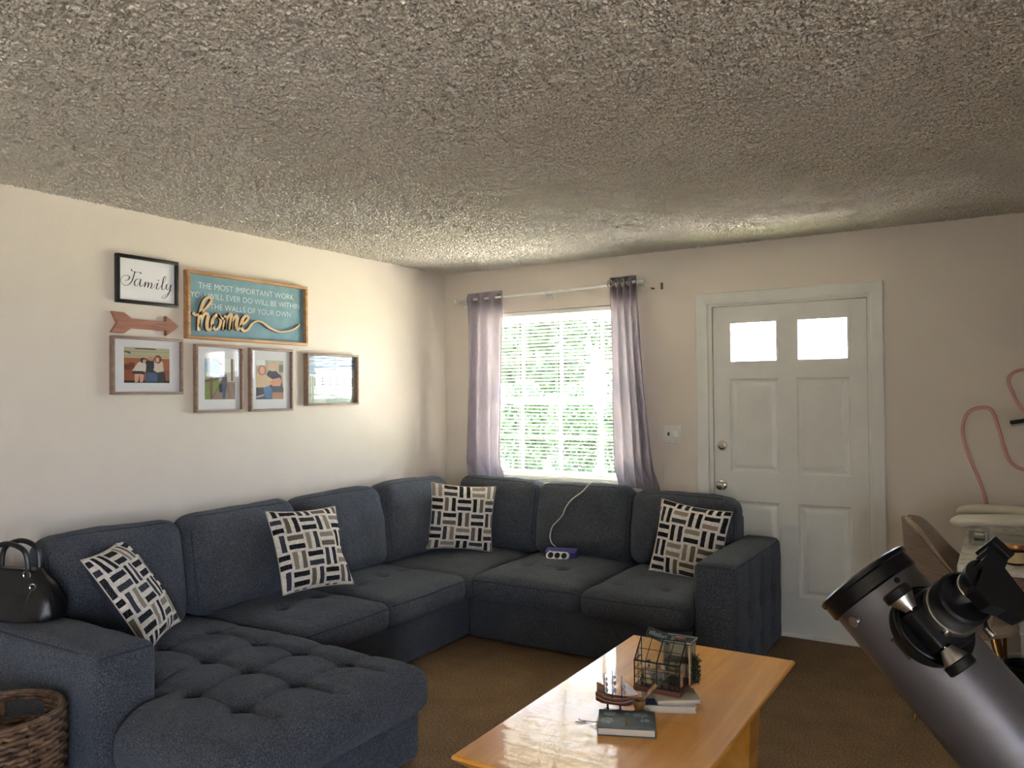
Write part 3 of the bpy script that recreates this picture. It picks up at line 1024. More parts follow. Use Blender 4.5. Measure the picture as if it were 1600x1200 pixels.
def cushion(center, half, r, res, tufts=(), creases=(), bulge=0.03, side=0.012, wr=0.006, M=None, seed=0, tdep=0.032, edge_drop=0.0, crease_dep=0.010):
    """soft box: rounded, bulging on its top (+z local), pulled in at the tufts"""
    h = Vector(half)
    def disp(p):
        q = round_pt(p, h, r)
        fx, fy, fz = q.x / h.x, q.y / h.y, q.z / h.z
        out = q.copy()
        out.x += math.copysign(side, fx) * max(0, 1 - fy * fy) * max(0, 1 - fz * fz) * abs(fx) ** 3
        out.y += math.copysign(side, fy) * max(0, 1 - fx * fx) * max(0, 1 - fz * fz) * abs(fy) ** 3
        if fz > 0:
            b = bulge * (max(0, 1 - abs(fx) ** 3.0)) * (max(0, 1 - abs(fy) ** 3.0))
            for (tx, ty) in tufts:
                d = math.hypot(q.x - tx, q.y - ty)
                b -= tdep * math.exp(-(d / 0.032) ** 2) + tdep * 0.45 * math.exp(-(d / 0.095) ** 2)
            for a, c in creases:
                b -= crease_dep * math.exp(-(seg_dist(q.x, q.y, a, c) / 0.016) ** 2)
            out.z += b * min(1, fz * 2)
        n1 = noise.noise(Vector((q.x * 5 + seed, q.y * 5, q.z * 5)))
        n2 = noise.noise(Vector((q.x * 17 + seed, q.y * 17, q.z * 17 + 3)))
        nn = (q - Vector((0, 0, 0)))
        nn = Vector((nn.x / h.x ** 2, nn.y / h.y ** 2, nn.z / h.z ** 2))
        if nn.length > 1e-6:
            out += nn.normalized() * (wr * n1 + wr * 0.3 * n2)
        return out
    ns = [max(2, int(2 * (h[i] - r) / res)) for i in range(3)]
    V, F = lattice(*[axis_list(h[i], r, ns[i], 4) for i in range(3)])
    Mx = (M if M is not None else Matrix.Identity(4))
    Mx = Matrix.Translation(Vector(center)) @ Mx
    mb = MB().add([Mx @ disp(p) for p in V], F)
    return mb, (lambda p: Mx @ disp(Vector(p)))

SOFA = thing('sectional_sofa', (0.9, -1.9, 0), 'large slate blue tufted sectional sofa with chaise wrapping the corner', 'sofa')
SM = MT['sofa']

def upholstered(name, lo, hi, r=0.03, res=0.06, wr=0.004, seed=1, parent=SOFA, **kw):
    c = [(a + b) / 2 for a, b in zip(lo, hi)]
    h = [(b - a) / 2 for a, b in zip(lo, hi)]
    mb, f = cushion(c, h, r, res, bulge=kw.pop('bulge', 0.0), side=kw.pop('side', 0.0), wr=wr, seed=seed, **kw)
    return mb.build(name, SM, parent, ang=80), f

# bases
upholstered('base', (0.05, -2.44, 0.008), (0.895, -0.06, 0.27), seed=2)
upholstered('base', (0.90, -1.015, 0.008), (2.335, -0.06, 0.27), seed=3)
upholstered('base', (0.05, -3.24, 0.008), (1.66, -2.445, 0.25), seed=4)
upholstered('base', (1.12, -3.42, 0.008), (1.66, -3.245, 0.25), seed=5)
# back frames
upholstered('back_frame', (0.035, -3.22, 0.26), (0.13, -0.04, 0.74), r=0.035, seed=6)
upholstered('back_frame', (0.132, -0.135, 0.26), (2.33, -0.04, 0.74), r=0.035, seed=7)
for x, y in ((0.12, -0.14), (0.82, -1.1), (0.12, -1.9), (1.55, -0.14), (2.26, -0.95), (1.2, -0.95), (1.58, -2.5), (1.58, -3.35), (0.12, -3.15), (0.8, -2.3)):
    MB().cyl((x, y, 0), (x, y, 0.045), 0.022, 0.026, 12).build('foot', MT['black'], SOFA)

# arms
def armrest(lo, hi, side_tufts, seed):
    c = Vector([(a + b) / 2 for a, b in zip(lo, hi)])
    h = Vector([(b - a) / 2 for a, b in zip(lo, hi)])
    r = 0.035
    def disp(p):
        q = round_pt(p, h, r)
        out = q.copy()
        if q.z > 0:
            out.z += 0.012 * max(0, 1 - (q.x / h.x) ** 2) * max(0, 1 - (q.y / h.y) ** 4) * q.z / h.z
        if side_tufts and q.x > 0:
            e = max(0, 1 - (q.y / h.y) ** 6) * max(0, 1 - (q.z / h.z) ** 6) * q.x / h.x
            d = 0.012
            for (ty, tz) in side_tufts:
                dd = math.hypot(q.y - ty, (q.z - tz))
                d -= 0.030 * math.exp(-(dd / 0.045) ** 2)
                d -= 0.010 * math.exp(-((q.y - ty) / 0.025) ** 2)
            out.x += d * e
        out += Vector((0.003, 0.003, 0.003)) * noise.noise(Vector((q.x * 9 + seed, q.y * 9, q.z * 9)))
        return out
    V, F = lattice(*[axis_list(h[i], r, max(2, int(2 * (h[i] - r) / 0.022)), 4) for i in range(3)])
    a = MB().add([c + disp(p) for p in V], F).build('armrest', SM, SOFA, ang=80)
    # piping round the top
    ring = []
    n = 14
    for k in range(n): ring.append((h.x, -h.y + 2 * h.y * k / n, h.z - r * 0.35))
    for k in range(6): ring.append((h.x - 2 * h.x * k / 6, h.y, h.z - r * 0.35))
    for k in range(n): ring.append((-h.x, h.y - 2 * h.y * k / n, h.z - r * 0.35))
    for k in range(6): ring.append((-h.x + 2 * h.x * k / 6, -h.y, h.z - r * 0.35))
    pts = [c + disp(Vector(p)) for p in ring]
    MB().tube(pts, 0.0035, 6, True).build('piping', MT['seam'], a)
    return a
armrest((2.338, -1.055, 0.008), (2.560, -0.10, 0.615), [(-0.24, 0.06), (0.0, 0.06), (0.24, 0.06), (-0.24, -0.16), (0.0, -0.16), (0.24, -0.16)], 1.0)
armrest((0.14, -3.470, 0.008), (1.09, -3.245, 0.615), None, 2.0)

# seat cushions
SEATF = {}
def seat(name, lo, hi, tufts, seed, r=0.055, creases=(), **kw):
    c = [(a + b) / 2 for a, b in zip(lo, hi)]
    h = [(b - a) / 2 for a, b in zip(lo, hi)]
    tl = [(x - c[0], y - c[1]) for x, y in tufts]
    cl = [((a[0] - c[0], a[1] - c[1]), (b[0] - c[0], b[1] - c[1])) for a, b in creases]
    mb, f = cushion(c, h, r, kw.pop('res', 0.02), tl, cl, bulge=kw.pop('bulge', 0.03), side=0.010, wr=kw.pop('wr', 0.005), seed=seed, **kw)
    o = mb.build('seat_cushion', SM, SOFA, ang=80)
    SEATF[name] = (f, c, h)
    return o, f, c, h
def edge_piping(o, f, c, h, sidename, drop=0.5):
    r = 0.055
    n = 30
    if sidename == '+x':
        pts = [f((h[0], -h[1] + 2 * h[1] * k / n, h[2] - r * drop)) for k in range(n + 1)]
    else:
        pts = [f((-h[0] + 2 * h[0] * k / n, -h[1], h[2] - r * drop)) for k in range(n + 1)]
    MB().tube(pts, 0.0035, 6).build('piping', MT['seam'], o)
# corner, then two on the left run, two on the right run
seat('corner', (0.13, -1.085, 0.255), (0.965, -0.13, 0.405), [(0.60, -0.80)], 11, tdep=0.012)
o, f, c, h = seat('L1', (0.13, -1.800, 0.255), (0.965, -1.095, 0.410), [(0.573, -1.42), (0.56, -1.22), (0.573, -1.62)], 12)
edge_piping(o, f, c, h, '+x')
o, f, c, h = seat('L2', (0.13, -2.445, 0.255), (0.975, -1.808, 0.410), [(0.60, -2.22), (0.59, -1.96)], 13, creases=[((0.60, -2.22), (0.59, -1.96))])
edge_piping(o, f, c, h, '+x')
o, f, c, h = seat('R1', (0.972, -1.100, 0.255), (1.690, -0.13, 0.412), [(1.16, -0.74), (1.42, -0.75)], 14, creases=[((1.16, -0.74), (1.42, -0.75))])
edge_piping(o, f, c, h, '-y')
o, f, c, h = seat('R2', (1.700, -1.110, 0.255), (2.332, -0.13, 0.405), [(1.85, -0.86), (2.13, -0.87)], 15, creases=[((1.85, -0.86), (2.13, -0.87))])
edge_piping(o, f, c, h, '-y')

# chaise: an L-shaped mattress (wider in front of the arm), tufted in squares
def chaise():
    gx, gy = [0.62, 0.93, 1.18, 1.445], [-2.65, -2.91, -3.17]
    tufts = [(x, y) for x in gx for y in gy if not (x < 0.9 and y < -3.0)]
    cre = []
    for y in gy:
        for a, b in zip(gx, gx[1:]):
            if not (a < 0.9 and y < -3.0):
                cre.append(((a, y), (b, y)))
    for x in gx:
        for a, b in zip(gy, gy[1:]):
            if not (x < 0.9 and b < -3.0):
                cre.append(((x, a), (x, b)))
    for x in gx:
        cre.append(((x, gy[0]), (x, -2.50)))
    for y in gy:
        cre.append(((gx[-1], y), (1.62, y)))
    y1, x1, z0, z1, r = -2.453, 1.725, 0.205, 0.402, 0.07
    xa = 1.105
    def ylo(x):
        t = max(0.0, min(1.0, (x - (xa - 0.02)) / 0.07))
        t = t * t * (3 - 2 * t)
        return -3.235 + t * (-3.450 + 3.235)
    hx = (x1 - 0.13) / 2; cx = (x1 + 0.13) / 2
    h = Vector((hx, 0.4, (z1 - z0) / 2))
    nx, ny = 92, 56
    V, F = lattice(axis_list(h.x, r, nx, 5), axis_list(h.y, r, ny, 5), axis_list(h.z, r, 3, 5))
    def disp(p):
        q = round_pt(p, h, r)
        x = cx + q.x
        fy = (q.y + h.y) / (2 * h.y)
        y = ylo(x) + (y1 - ylo(x)) * fy
        z = (z0 + z1) / 2 + q.z
        fx, gy_, fz = q.x / h.x, q.y / h.y, q.z / h.z
        if fz > 0:
            b = 0.030 * max(0, 1 - abs(fx) ** 6) * max(0, 1 - abs(gy_) ** 5)
            for tx, ty in tufts:
                d = math.hypot(x - tx, y - ty)
                b -= 0.034 * math.exp(-(d / 0.030) ** 2) + 0.018 * math.exp(-(d / 0.085) ** 2)
            for a, c2 in cre:
                b -= 0.014 * math.exp(-(seg_dist(x, y, a, c2) / 0.017) ** 2)
            z += b * min(1, fz * 2)
        x += 0.012 * max(0, 1 - fz * fz) * fx * abs(fx) ** 2
        y += 0.012 * max(0, 1 - fz * fz) * gy_ * abs(gy_) ** 2
        n1 = noise.noise(Vector((x * 6, y * 6, z * 6)))
        n2 = noise.noise(Vector((x * 19, y * 19, z * 19)))
        z += 0.006 * n1 + 0.002 * n2
        return Vector((x, y, z))
    return MB().add([disp(p) for p in V], F).build('chaise_cushion', SM, SOFA, ang=80)
chaise()

# back cushions: local x = width, y = thickness (front is -y), z = height
BACKF = []
def back_cushion(center, yaw, w, hgt, thick, lean, seed, roll=0.0):
    h = Vector((w / 2, hgt / 2, thick / 2))          # built with its face up (+z) then turned upright
    M = Matrix.Rotation(yaw, 4, 'Z') @ Matrix.Rotation(roll, 4, 'Y') @ Matrix.Rotation(-lean, 4, 'X') @ Matrix.Rotation(PI / 2, 4, 'X')
    mb, f = cushion(center, h, 0.075, 0.03, bulge=0.045, side=0.010, wr=0.012, M=M, seed=seed)
    o = mb.build('back_cushion', SM, SOFA, ang=80)
    pts = []
    e = 0.055
    n = 16
    for k in range(n): pts.append(f((-h.x + e + (2 * h.x - 2 * e) * k / n, h.y - 0.012, h.z - 0.022)))
    for k in range(n): pts.append(f((h.x - 0.012, h.y - e - (2 * h.y - 2 * e) * k / n, h.z - 0.022)))
    for k in range(n): pts.append(f((h.x - e - (2 * h.x - 2 * e) * k / n, -h.y + 0.012, h.z - 0.022)))
    for k in range(n): pts.append(f((-h.x + 0.012, -h.y + e + (2 * h.y - 2 * e) * k / n, h.z - 0.022)))
    MB().tube(smooth_path(pts, 2, True), 0.003, 5, True).build('seam', MT['seam'], o)
    BACKF.append(o)
    return o
LE = math.radians(9)
LW = PI / 2                                            # faces +X
back_cushion((0.255, -2.905, 0.650), LW, 0.66, 0.50, 0.20, LE, 21, 0.015)
back_cushion((0.255, -2.195, 0.655), LW, 0.70, 0.50, 0.20, LE, 22, -0.01)
back_cushion((0.262, -1.480, 0.660), LW, 0.70, 0.50, 0.20, LE, 23)
back_cushion((0.270, -0.775, 0.665), LW, 0.69, 0.50, 0.21, LE, 24, 0.015)
back_cushion((0.665, -0.262, 0.650), 0.0, 0.66, 0.49, 0.21, LE, 25, 0.02)
rc = back_cushion((1.335, -0.262, 0.645), 0.0, 0.68, 0.48, 0.20, LE, 26)
back_cushion((2.020, -0.262, 0.630), 0.0, 0.675, 0.46, 0.20, LE, 27, 0.02)

# ================================================================== THROW PILLOWS
MT['pillow_seam'] = mat('cream_seam', rgb(196, 188, 176), 0.95)
def pillow(center, xv, up, size, seed, label, thick=0.14, dent=None):
    x = Vector(xv).normalized(); z = Vector(up); z = (z - x * z.dot(x)).normalized(); nrm = x.cross(z)   # out of the face
    root = thing('throw_pillow', tuple(Vector(center) - z * size * 0.45), label, 'pillow', 'patterned throw pillows on the sofa')
    n = 36
    def pos(u, v, s):
        a, b = 2 * u - 1, 2 * v - 1
        k = 1 - 0.07 * (1 - abs(b) ** 2) * abs(a) ** 2.0
        l = 1 - 0.07 * (1 - abs(a) ** 2) * abs(b) ** 2.0
        t = thick / 2 * (max(0, 1 - abs(a) ** 2.3) * max(0, 1 - abs(b) ** 2.3)) ** 0.55
        px, pz = a * size / 2 * k, b * size / 2 * l
        if dent:
            d = math.exp(-(((a - dent[0]) / 0.28) ** 2 + ((b - dent[1]) / 0.28) ** 2))
            px -= dent[2] * d * (1 if a > 0 else -1)
            pz += 0.0
        t *= 1 + 0.12 * noise.noise(Vector((u * 3 + seed, v * 3, 0)))
        t += 0.004 * noise.noise(Vector((u * 11 + seed, v * 11, 2))) * (1 - abs(a) ** 4) * (1 - abs(b) ** 4)
        return Vector(center) + x * px + z * pz + nrm * (t * s)
    for s, nm, m in ((1, 'front_cover', MT['weave']), (-1, 'back_cover', MT['darkcloth'])):
        mb = MB().sheet(lambda u, v: pos(u, v, s), n, n)
        o = mb.build(nm, m, root, ang=180, fix=False)
        if s < 0:
            o.data.flip_normals()
        uvl = o.data.uv_layers.new(name='UVMap')
        for p in o.data.polygons:
            for li in p.loop_indices:
                vi = o.data.loops[li].vertex_index
                uvl.data[li].uv = ((vi % (n + 1)) / n + seed * 0.37, (vi // (n + 1)) / n + seed * 0.53)
    ring = [pos(k / n, 0, 0) for k in range(n)] + [pos(1, k / n, 0) for k in range(n)] + [pos(1 - k / n, 1, 0) for k in range(n)] + [pos(0, 1 - k / n, 0) for k in range(n)]
    MB().tube(ring, 0.0028, 6, True).build('edge_seam', MT['pillow_seam'], root)
    return root
pillow((0.545, -2.985, 0.660), (-0.632, 0.775, 0.011), (-0.417, -0.352, 0.838), 0.46, 1, 'black and cream basketweave pillow leaning against the chaise arm', dent=(1.0, 0.1, 0.03))
pillow((0.520, -1.945, 0.670), (0.149, 0.988, -0.052), (-0.40, 0.113, 0.89), 0.45, 2, 'black and cream basketweave pillow halfway along the picture wall', dent=(1.0, -0.2, 0.02))
pillow((0.590, -0.635, 0.665), (0.755, 0.65, -0.093), (0.0, 0.16, 0.996), 0.44, 3, 'black and cream basketweave pillow standing in the sofa corner')
pillow((2.140, -0.535, 0.612), (0.985, -0.12, -0.10), (0.03, 0.22, 0.975), 0.45, 4, 'black and cream basketweave pillow tucked beside the arm near the door')

# ================================================================== POWER STRIP AND CABLE ON THE SOFA
def seat_top(x, y):
    dg = bpy.context.evaluated_depsgraph_get()
    hit_, loc, *_ = SC.ray_cast(dg, Vector((x, y, 1.5)), Vector((0, 0, -1)))
    return loc.z
purple = mat('purple_card', rgb(78, 70, 150), 0.45, var=0.08)
psz = 0.447
ps = thing('power_strip', (1.275, -0.495, psz - 0.012), 'white three socket power strip in purple sleeve on the sofa seat', 'power strip')
Mps = frame((1.275, -0.500, psz + 0.025), (0.975, 0.22, 0), (-0.21, 0.93, 0.30), Vector((0.975, 0.22, 0)).cross(Vector((-0.21, 0.93, 0.30))))
Mp = Mps @ Matrix.Rotation(PI / 2, 4, 'X')
MB().rbox((0.004, -0.008, -0.008), (0.200, 0.066, 0.056), 0.004, Mps @ Matrix.Rotation(0.0, 4, 'X')).build('sleeve', purple, ps)
def pill_shape(mb, w, h, d, M, z0):
    poly = []
    for k in range(17):
        a = -PI / 2 + PI * k / 16
        poly.append((w / 2 - h / 2 + h / 2 * math.cos(a), h / 2 * math.sin(a)))
    for k in range(17):
        a = PI / 2 + PI * k / 16
        poly.append((-w / 2 + h / 2 + h / 2 * math.cos(a), h / 2 * math.sin(a)))
    mb.prism(poly, z0, z0 + d, M)
Mf = frame(Mps @ Vector((-0.008, -0.045, -0.002)), (0.975, 0.22, 0), (0.06, 0.27, 0.96), Vector((0.975, 0.22, 0)).cross(Vector((0.06, 0.27, 0.96))))
mb = MB(); pill_shape(mb, 0.150, 0.050, 0.022, Mf, 0.0); mb.build('housing', MT['plastic'], ps)
for k in (-1, 0, 1):
    MB().lathe([(0.018, 0.021), (0.0185, 0.0232), (0.0165, 0.0235), (0.015, 0.0225), (0.0, 0.0222)], 20, Mf @ Matrix.Translation((k * 0.044, 0, 0))).build('socket', MT['black'], ps)
bvh = BVHTree.FromObject(rc, bpy.context.evaluated_depsgraph_get())
off = world_loc(rc)
cp = []
for x, z in ((1.205, 0.475), (1.168, 0.50), (1.150, 0.545), (1.166, 0.612), (1.205, 0.655), (1.240, 0.695), (1.262, 0.75), (1.30, 0.80), (1.36, 0.85)):
    loc, nn, ii, dd = bvh.ray_cast(Vector((x, -2.0, z)) - off, Vector((0, 1, 0)))
    cp.append((loc + off if loc is not None else Vector((x, -0.4, z))) + Vector((0, -0.006, 0.0)))
cp += [Vector((1.40, -0.30, 0.905)), Vector((1.43, -0.20, 0.90)), Vector((1.44, -0.075, 0.86)), Vector((1.44, -0.025, 0.70)), Vector((1.44, -0.025, 0.3))]
cp = [Mf @ Vector((-0.06, 0.025, 0.010))] + cp
MB().tube(smooth_path(cp, 6), 0.0038, 8).build('cable', MT['plastic'], ps)

# ================================================================== HANDBAG AND BASKET
hb = thing('handbag', (0.36, -3.375, 0.628), 'black leather handbag with ring hardware resting on the sofa arm', 'handbag')
def bag_body(u, v):
    a = 2 * PI * u
    hw, hd = 0.205 - 0.085 * v ** 1.5, 0.080 - 0.055 * v ** 1.2
    sq = lambda c, e: math.copysign(abs(c) ** e, c)
    sag = 1 + 0.10 * math.sin(v * PI)
    x = hw * sag * sq(math.cos(a), 0.55)
    y = hd * sag * sq(math.sin(a), 0.6)
    z = 0.19 * v + 0.010 * noise.noise(Vector((3 * math.cos(a), 3 * math.sin(a), v * 4)))
    z = max(z, 0.001)
    rr = 0.006 * noise.noise(Vector((5 * math.cos(a), 5 * math.sin(a), v * 6 + 4)))
    return Vector((x * (1 + rr * 4), y * (1 + rr * 4), z))
Mb = frame((0.36, -3.375, 0.630), (0.94, 0.34, 0), (-0.34, 0.94, 0), (0, 0, 1))
mb = MB().sheet(bag_body, 48, 18, Mb)
mb.add([bag_body(k / 48, 0) for k in range(48)], [tuple(reversed(range(48)))], Mb)
mb.add([bag_body(k / 48, 1.0) for k in range(48)], [tuple(range(48))], Mb)
body = mb.build('bag_body', MT['leather'], hb, ang=60)
MB().tube(smooth_path([Mb @ Vector(p) for p in ((-0.115, -0.03, 0.185), (-0.06, -0.036, 0.192), (0, -0.037, 0.193), (0.06, -0.036, 0.192), (0.115, -0.03, 0.185))], 5), 0.004, 6).build('zip_seam', MT['blackgloss'], body)
for s in (-1, 1):
    yy = s * 0.026
    pts = [(-0.085, yy, 0.150), (-0.088, yy * 1.1, 0.215), (-0.070, yy * 1.2, 0.268), (0.0, yy * 1.3, 0.292), (0.070, yy * 1.2, 0.268), (0.088, yy * 1.1, 0.215), (0.085, yy, 0.150)]
    hd = MB().tube(smooth_path([Mb @ Vector(p) for p in pts], 6), 0.0105, 8).build('handle', MT['leather'], hb)
    for q in (-0.086, 0.086):
        ringp = [Mb @ Vector((q, yy * 1.05 + 0.0, 0.172)) + Mb.to_3x3() @ Vector((0.016 * math.cos(t), -0.004, 0.016 * math.sin(t))) for t in [2 * PI * i / 16 for i in range(16)]]
        MB().tube(ringp, 0.003, 6, True).build('ring', MT['chrome'], hd)
for q in (0.125,):
    ringp = [Mb @ Vector((q + 0.013 * math.cos(t), -0.045, 0.128 + 0.013 * math.sin(t))) for t in [2 * PI * i / 18 for i in range(18)]]
    MB().tube(ringp, 0.0032, 6, True).build('side_ring', MT['chrome'], hb)
    MB().tube(smooth_path([Mb @ Vector(p) for p in ((q, -0.046, 0.118), (q - 0.015, -0.062, 0.07), (q - 0.02, -0.066, 0.02))], 5), 0.006, 8).build('side_strap', MT['leather'], hb)

BC, BR, BH = Vector((0.925, -3.712, 0)), 0.185, 0.475
bk = thing('wicker_basket', tuple(BC), 'tall woven brown wicker basket with cut out handles beside the sofa arm', 'basket')
wick = mat('water_hyacinth_weave', rgb(104, 78, 56), 0.5, var=0.36, vscale=26, bump=(90, 0.5, 0.004), spec=0.5)
def brad(z):
    return BR * (0.90 + 0.12 * math.sin(PI * min(1, z / BH) * 0.62))
HA = math.atan2(0.80, -0.60)          # direction of the handle openings
def in_handle(a, z):
    if not (BH - 0.085 < z < BH - 0.024):
        return False
    for h0 in (HA, HA + PI):
        d = (a - h0 + PI) % (2 * PI) - PI
        if abs(d) * BR < 0.065:
            return True
    return False
rows_n = 27
strand = MB()
for k in range(rows_n):
    z = 0.010 + k * (BH - 0.018) / (rows_n - 1)
    n = 72
    run = []
    def flush(closed=False):
        global run
    segs, cur = [], []
    for i in range(n + 1):
        a = 2 * PI * i / n
        if in_handle(a, z):
            if len(cur) > 1: segs.append(cur)
            cur = []
            continue
        w = 0.0055 * math.cos(a * 18 + k * PI)
        cur.append(Vector((BC.x + (brad(z) + w) * math.cos(a), BC.y + (brad(z) + w) * math.sin(a), z + 0.003 * math.sin(a * 36 + k * 1.3))))
    if len(cur) > 1: segs.append(cur)
    for s in segs:
        strand.tube(s, [0.0098 + 0.0022 * math.sin(j * 2.1 + k) for j in range(len(s))], 7)
    if len(segs) == 1 and len(segs[0]) == n + 1:
        pass
st = strand.build('woven_wall', wick, bk, ang=80)
st['kind'] = 'stuff'
mb = MB()
for i in range(18):
    a = 2 * PI * (i + 0.5) / 18
    pts = [Vector((BC.x + (brad(z) - 0.004) * math.cos(a), BC.y + (brad(z) - 0.004) * math.sin(a), z)) for z in [BH * j / 10 for j in range(11)] if not (any(in_handle(a + e_, BH - 0.05) for e_ in (-0.05, 0, 0.05)) and z > BH - 0.09)]
    mb.tube(pts, 0.0035, 6)
mb.build('upright_stakes', wick, bk)['kind'] = 'stuff'
MB().tube([Vector((BC.x + brad(BH) * math.cos(a), BC.y + brad(BH) * math.sin(a), BH)) for a in [2 * PI * i / 60 for i in range(60)]], 0.010, 8, True).build('rim', wick, bk)
for h0 in (HA, HA + PI):
    pts = []
    for d, z in ((-0.066, BH - 0.024), (0.0, BH - 0.022), (0.066, BH - 0.024), (0.070, BH - 0.055), (0.066, BH - 0.086), (0.0, BH - 0.088), (-0.066, BH - 0.086), (-0.070, BH - 0.055)):
        a = h0 + d / BR
        pts.append(Vector((BC.x + brad(z) * math.cos(a), BC.y + brad(z) * math.sin(a), z)))
    MB().tube(smooth_path(pts, 4, True), 0.006, 6, True).build('handle_binding', wick, bk)
MB().lathe([(0.0, 0.004), (brad(0) - 0.006, 0.004), (brad(0) - 0.006, 0.014), (0.0, 0.014)], 40, Matrix.Translation(BC)).build('bottom', wick, bk)

# ================================================================== WALL ART
def picture_frame(name, y0, y1, z0, z1, depth, bar, m, label, cat, group=None, face_in=0.012, tilt=0.0):
    root = thing(name, (0.001, (y0 + y1) / 2, z0), label, cat, group)
    def bars(nm, lo, hi):
        MB().rbox([(a + b) / 2 for a, b in zip(lo, hi)], [b - a for a, b in zip(lo, hi)], 0.0015, seg=1).build(nm, m, root)
    bars('frame_rail', (0.001, y0, z1 - bar), (depth, y1, z1)); bars('frame_rail', (0.001, y0, z0), (depth, y1, z0 + bar))
    bars('frame_stile', (0.001, y0, z0 + bar), (depth, y0 + bar, z1 - bar)); bars('frame_stile', (0.001, y1 - bar, z0 + bar), (depth, y1, z1 - bar))
    return root

# --- "Family"
fy0, fy1, fz0, fz1 = -2.733, -2.390, 1.962, 2.203
r = picture_frame('framed_print', fy0, fy1, fz0, fz1, 0.026, 0.017, MT['blackwood'], 'black framed white print reading Family in script', 'picture')
pap = MB().box((0.004, fy0 + 0.016, fz0 + 0.016), (0.012, fy1 - 0.016, fz1 - 0.016)).build('paper', MT['paper'], r, smooth=False)
mb = MB()
FAM = [
 [(-2.65, 2.134), (-2.643, 2.124), (-2.622, 2.122), (-2.599, 2.124), (-2.6, 2.116)],
 [(-2.629, 2.125), (-2.637, 2.099), (-2.647, 2.073), (-2.664, 2.055), (-2.684, 2.049), (-2.701, 2.059), (-2.704, 2.079), (-2.692, 2.095), (-2.669, 2.1), (-2.659, 2.093), (-2.666, 2.079), (-2.684, 2.072)],
 [(-2.604, 2.09), (-2.621, 2.086), (-2.632, 2.07), (-2.629, 2.054), (-2.616, 2.055), (-2.604, 2.074), (-2.598, 2.09), (-2.603, 2.064), (-2.598, 2.052), (-2.583, 2.064), (-2.571, 2.08)],
 [(-2.571, 2.08), (-2.577, 2.052), (-2.567, 2.07), (-2.557, 2.079), (-2.556, 2.067), (-2.56, 2.051), (-2.55, 2.07), (-2.539, 2.078), (-2.537, 2.066), (-2.543, 2.05), (-2.53, 2.054), (-2.519, 2.069)],
 [(-2.519, 2.069), (-2.502, 2.08), (-2.508, 2.065), (-2.511, 2.05), (-2.501, 2.049), (-2.489, 2.062)],
 [(-2.497, 2.098), (-2.500, 2.092)],
 [(-2.489, 2.062), (-2.469, 2.087), (-2.455, 2.111), (-2.459, 2.12), (-2.469, 2.109), (-2.476, 2.081), (-2.48, 2.055), (-2.472, 2.049), (-2.459, 2.062)],
 [(-2.45, 2.081), (-2.455, 2.061), (-2.447, 2.052), (-2.436, 2.063), (-2.426, 2.082), (-2.433, 2.051), (-2.447, 2.022), (-2.467, 2.006), (-2.48, 2.008), (-2.47, 2.017), (-2.442, 2.035), (-2.422, 2.057)]]
for i, st in enumerate(FAM):
    ribbon(mb, st, lambda t, s: 0.0018 + 0.0042 * max(0.0, -t.y) ** 2 if abs(t.y) > 0.3 else 0.0019, 0.0121, 0.0126)
mb.build('lettering', MT['ink'], pap, smooth=False, fix=True)

# --- wooden arrow
ar = [(-2.756, 1.915), (-2.695, 1.913), (-2.655, 1.885), (-2.475, 1.884), (-2.462, 1.885), (-2.462, 1.913), (-2.392, 1.861), (-2.462, 1.811), (-2.462, 1.838), (-2.655, 1.838), (-2.695, 1.810), (-2.760, 1.811), (-2.728, 1.862)]
o = MB().prism(ar, 0.002, 0.024, left_wall(0, 0)).build('wooden_arrow', MT['rosewood'], None, smooth=False, origin=(0.002, -2.57, 1.81))
tag(o, 'reddish wooden arrow pointing right between the Family print and photo', 'wall decor')

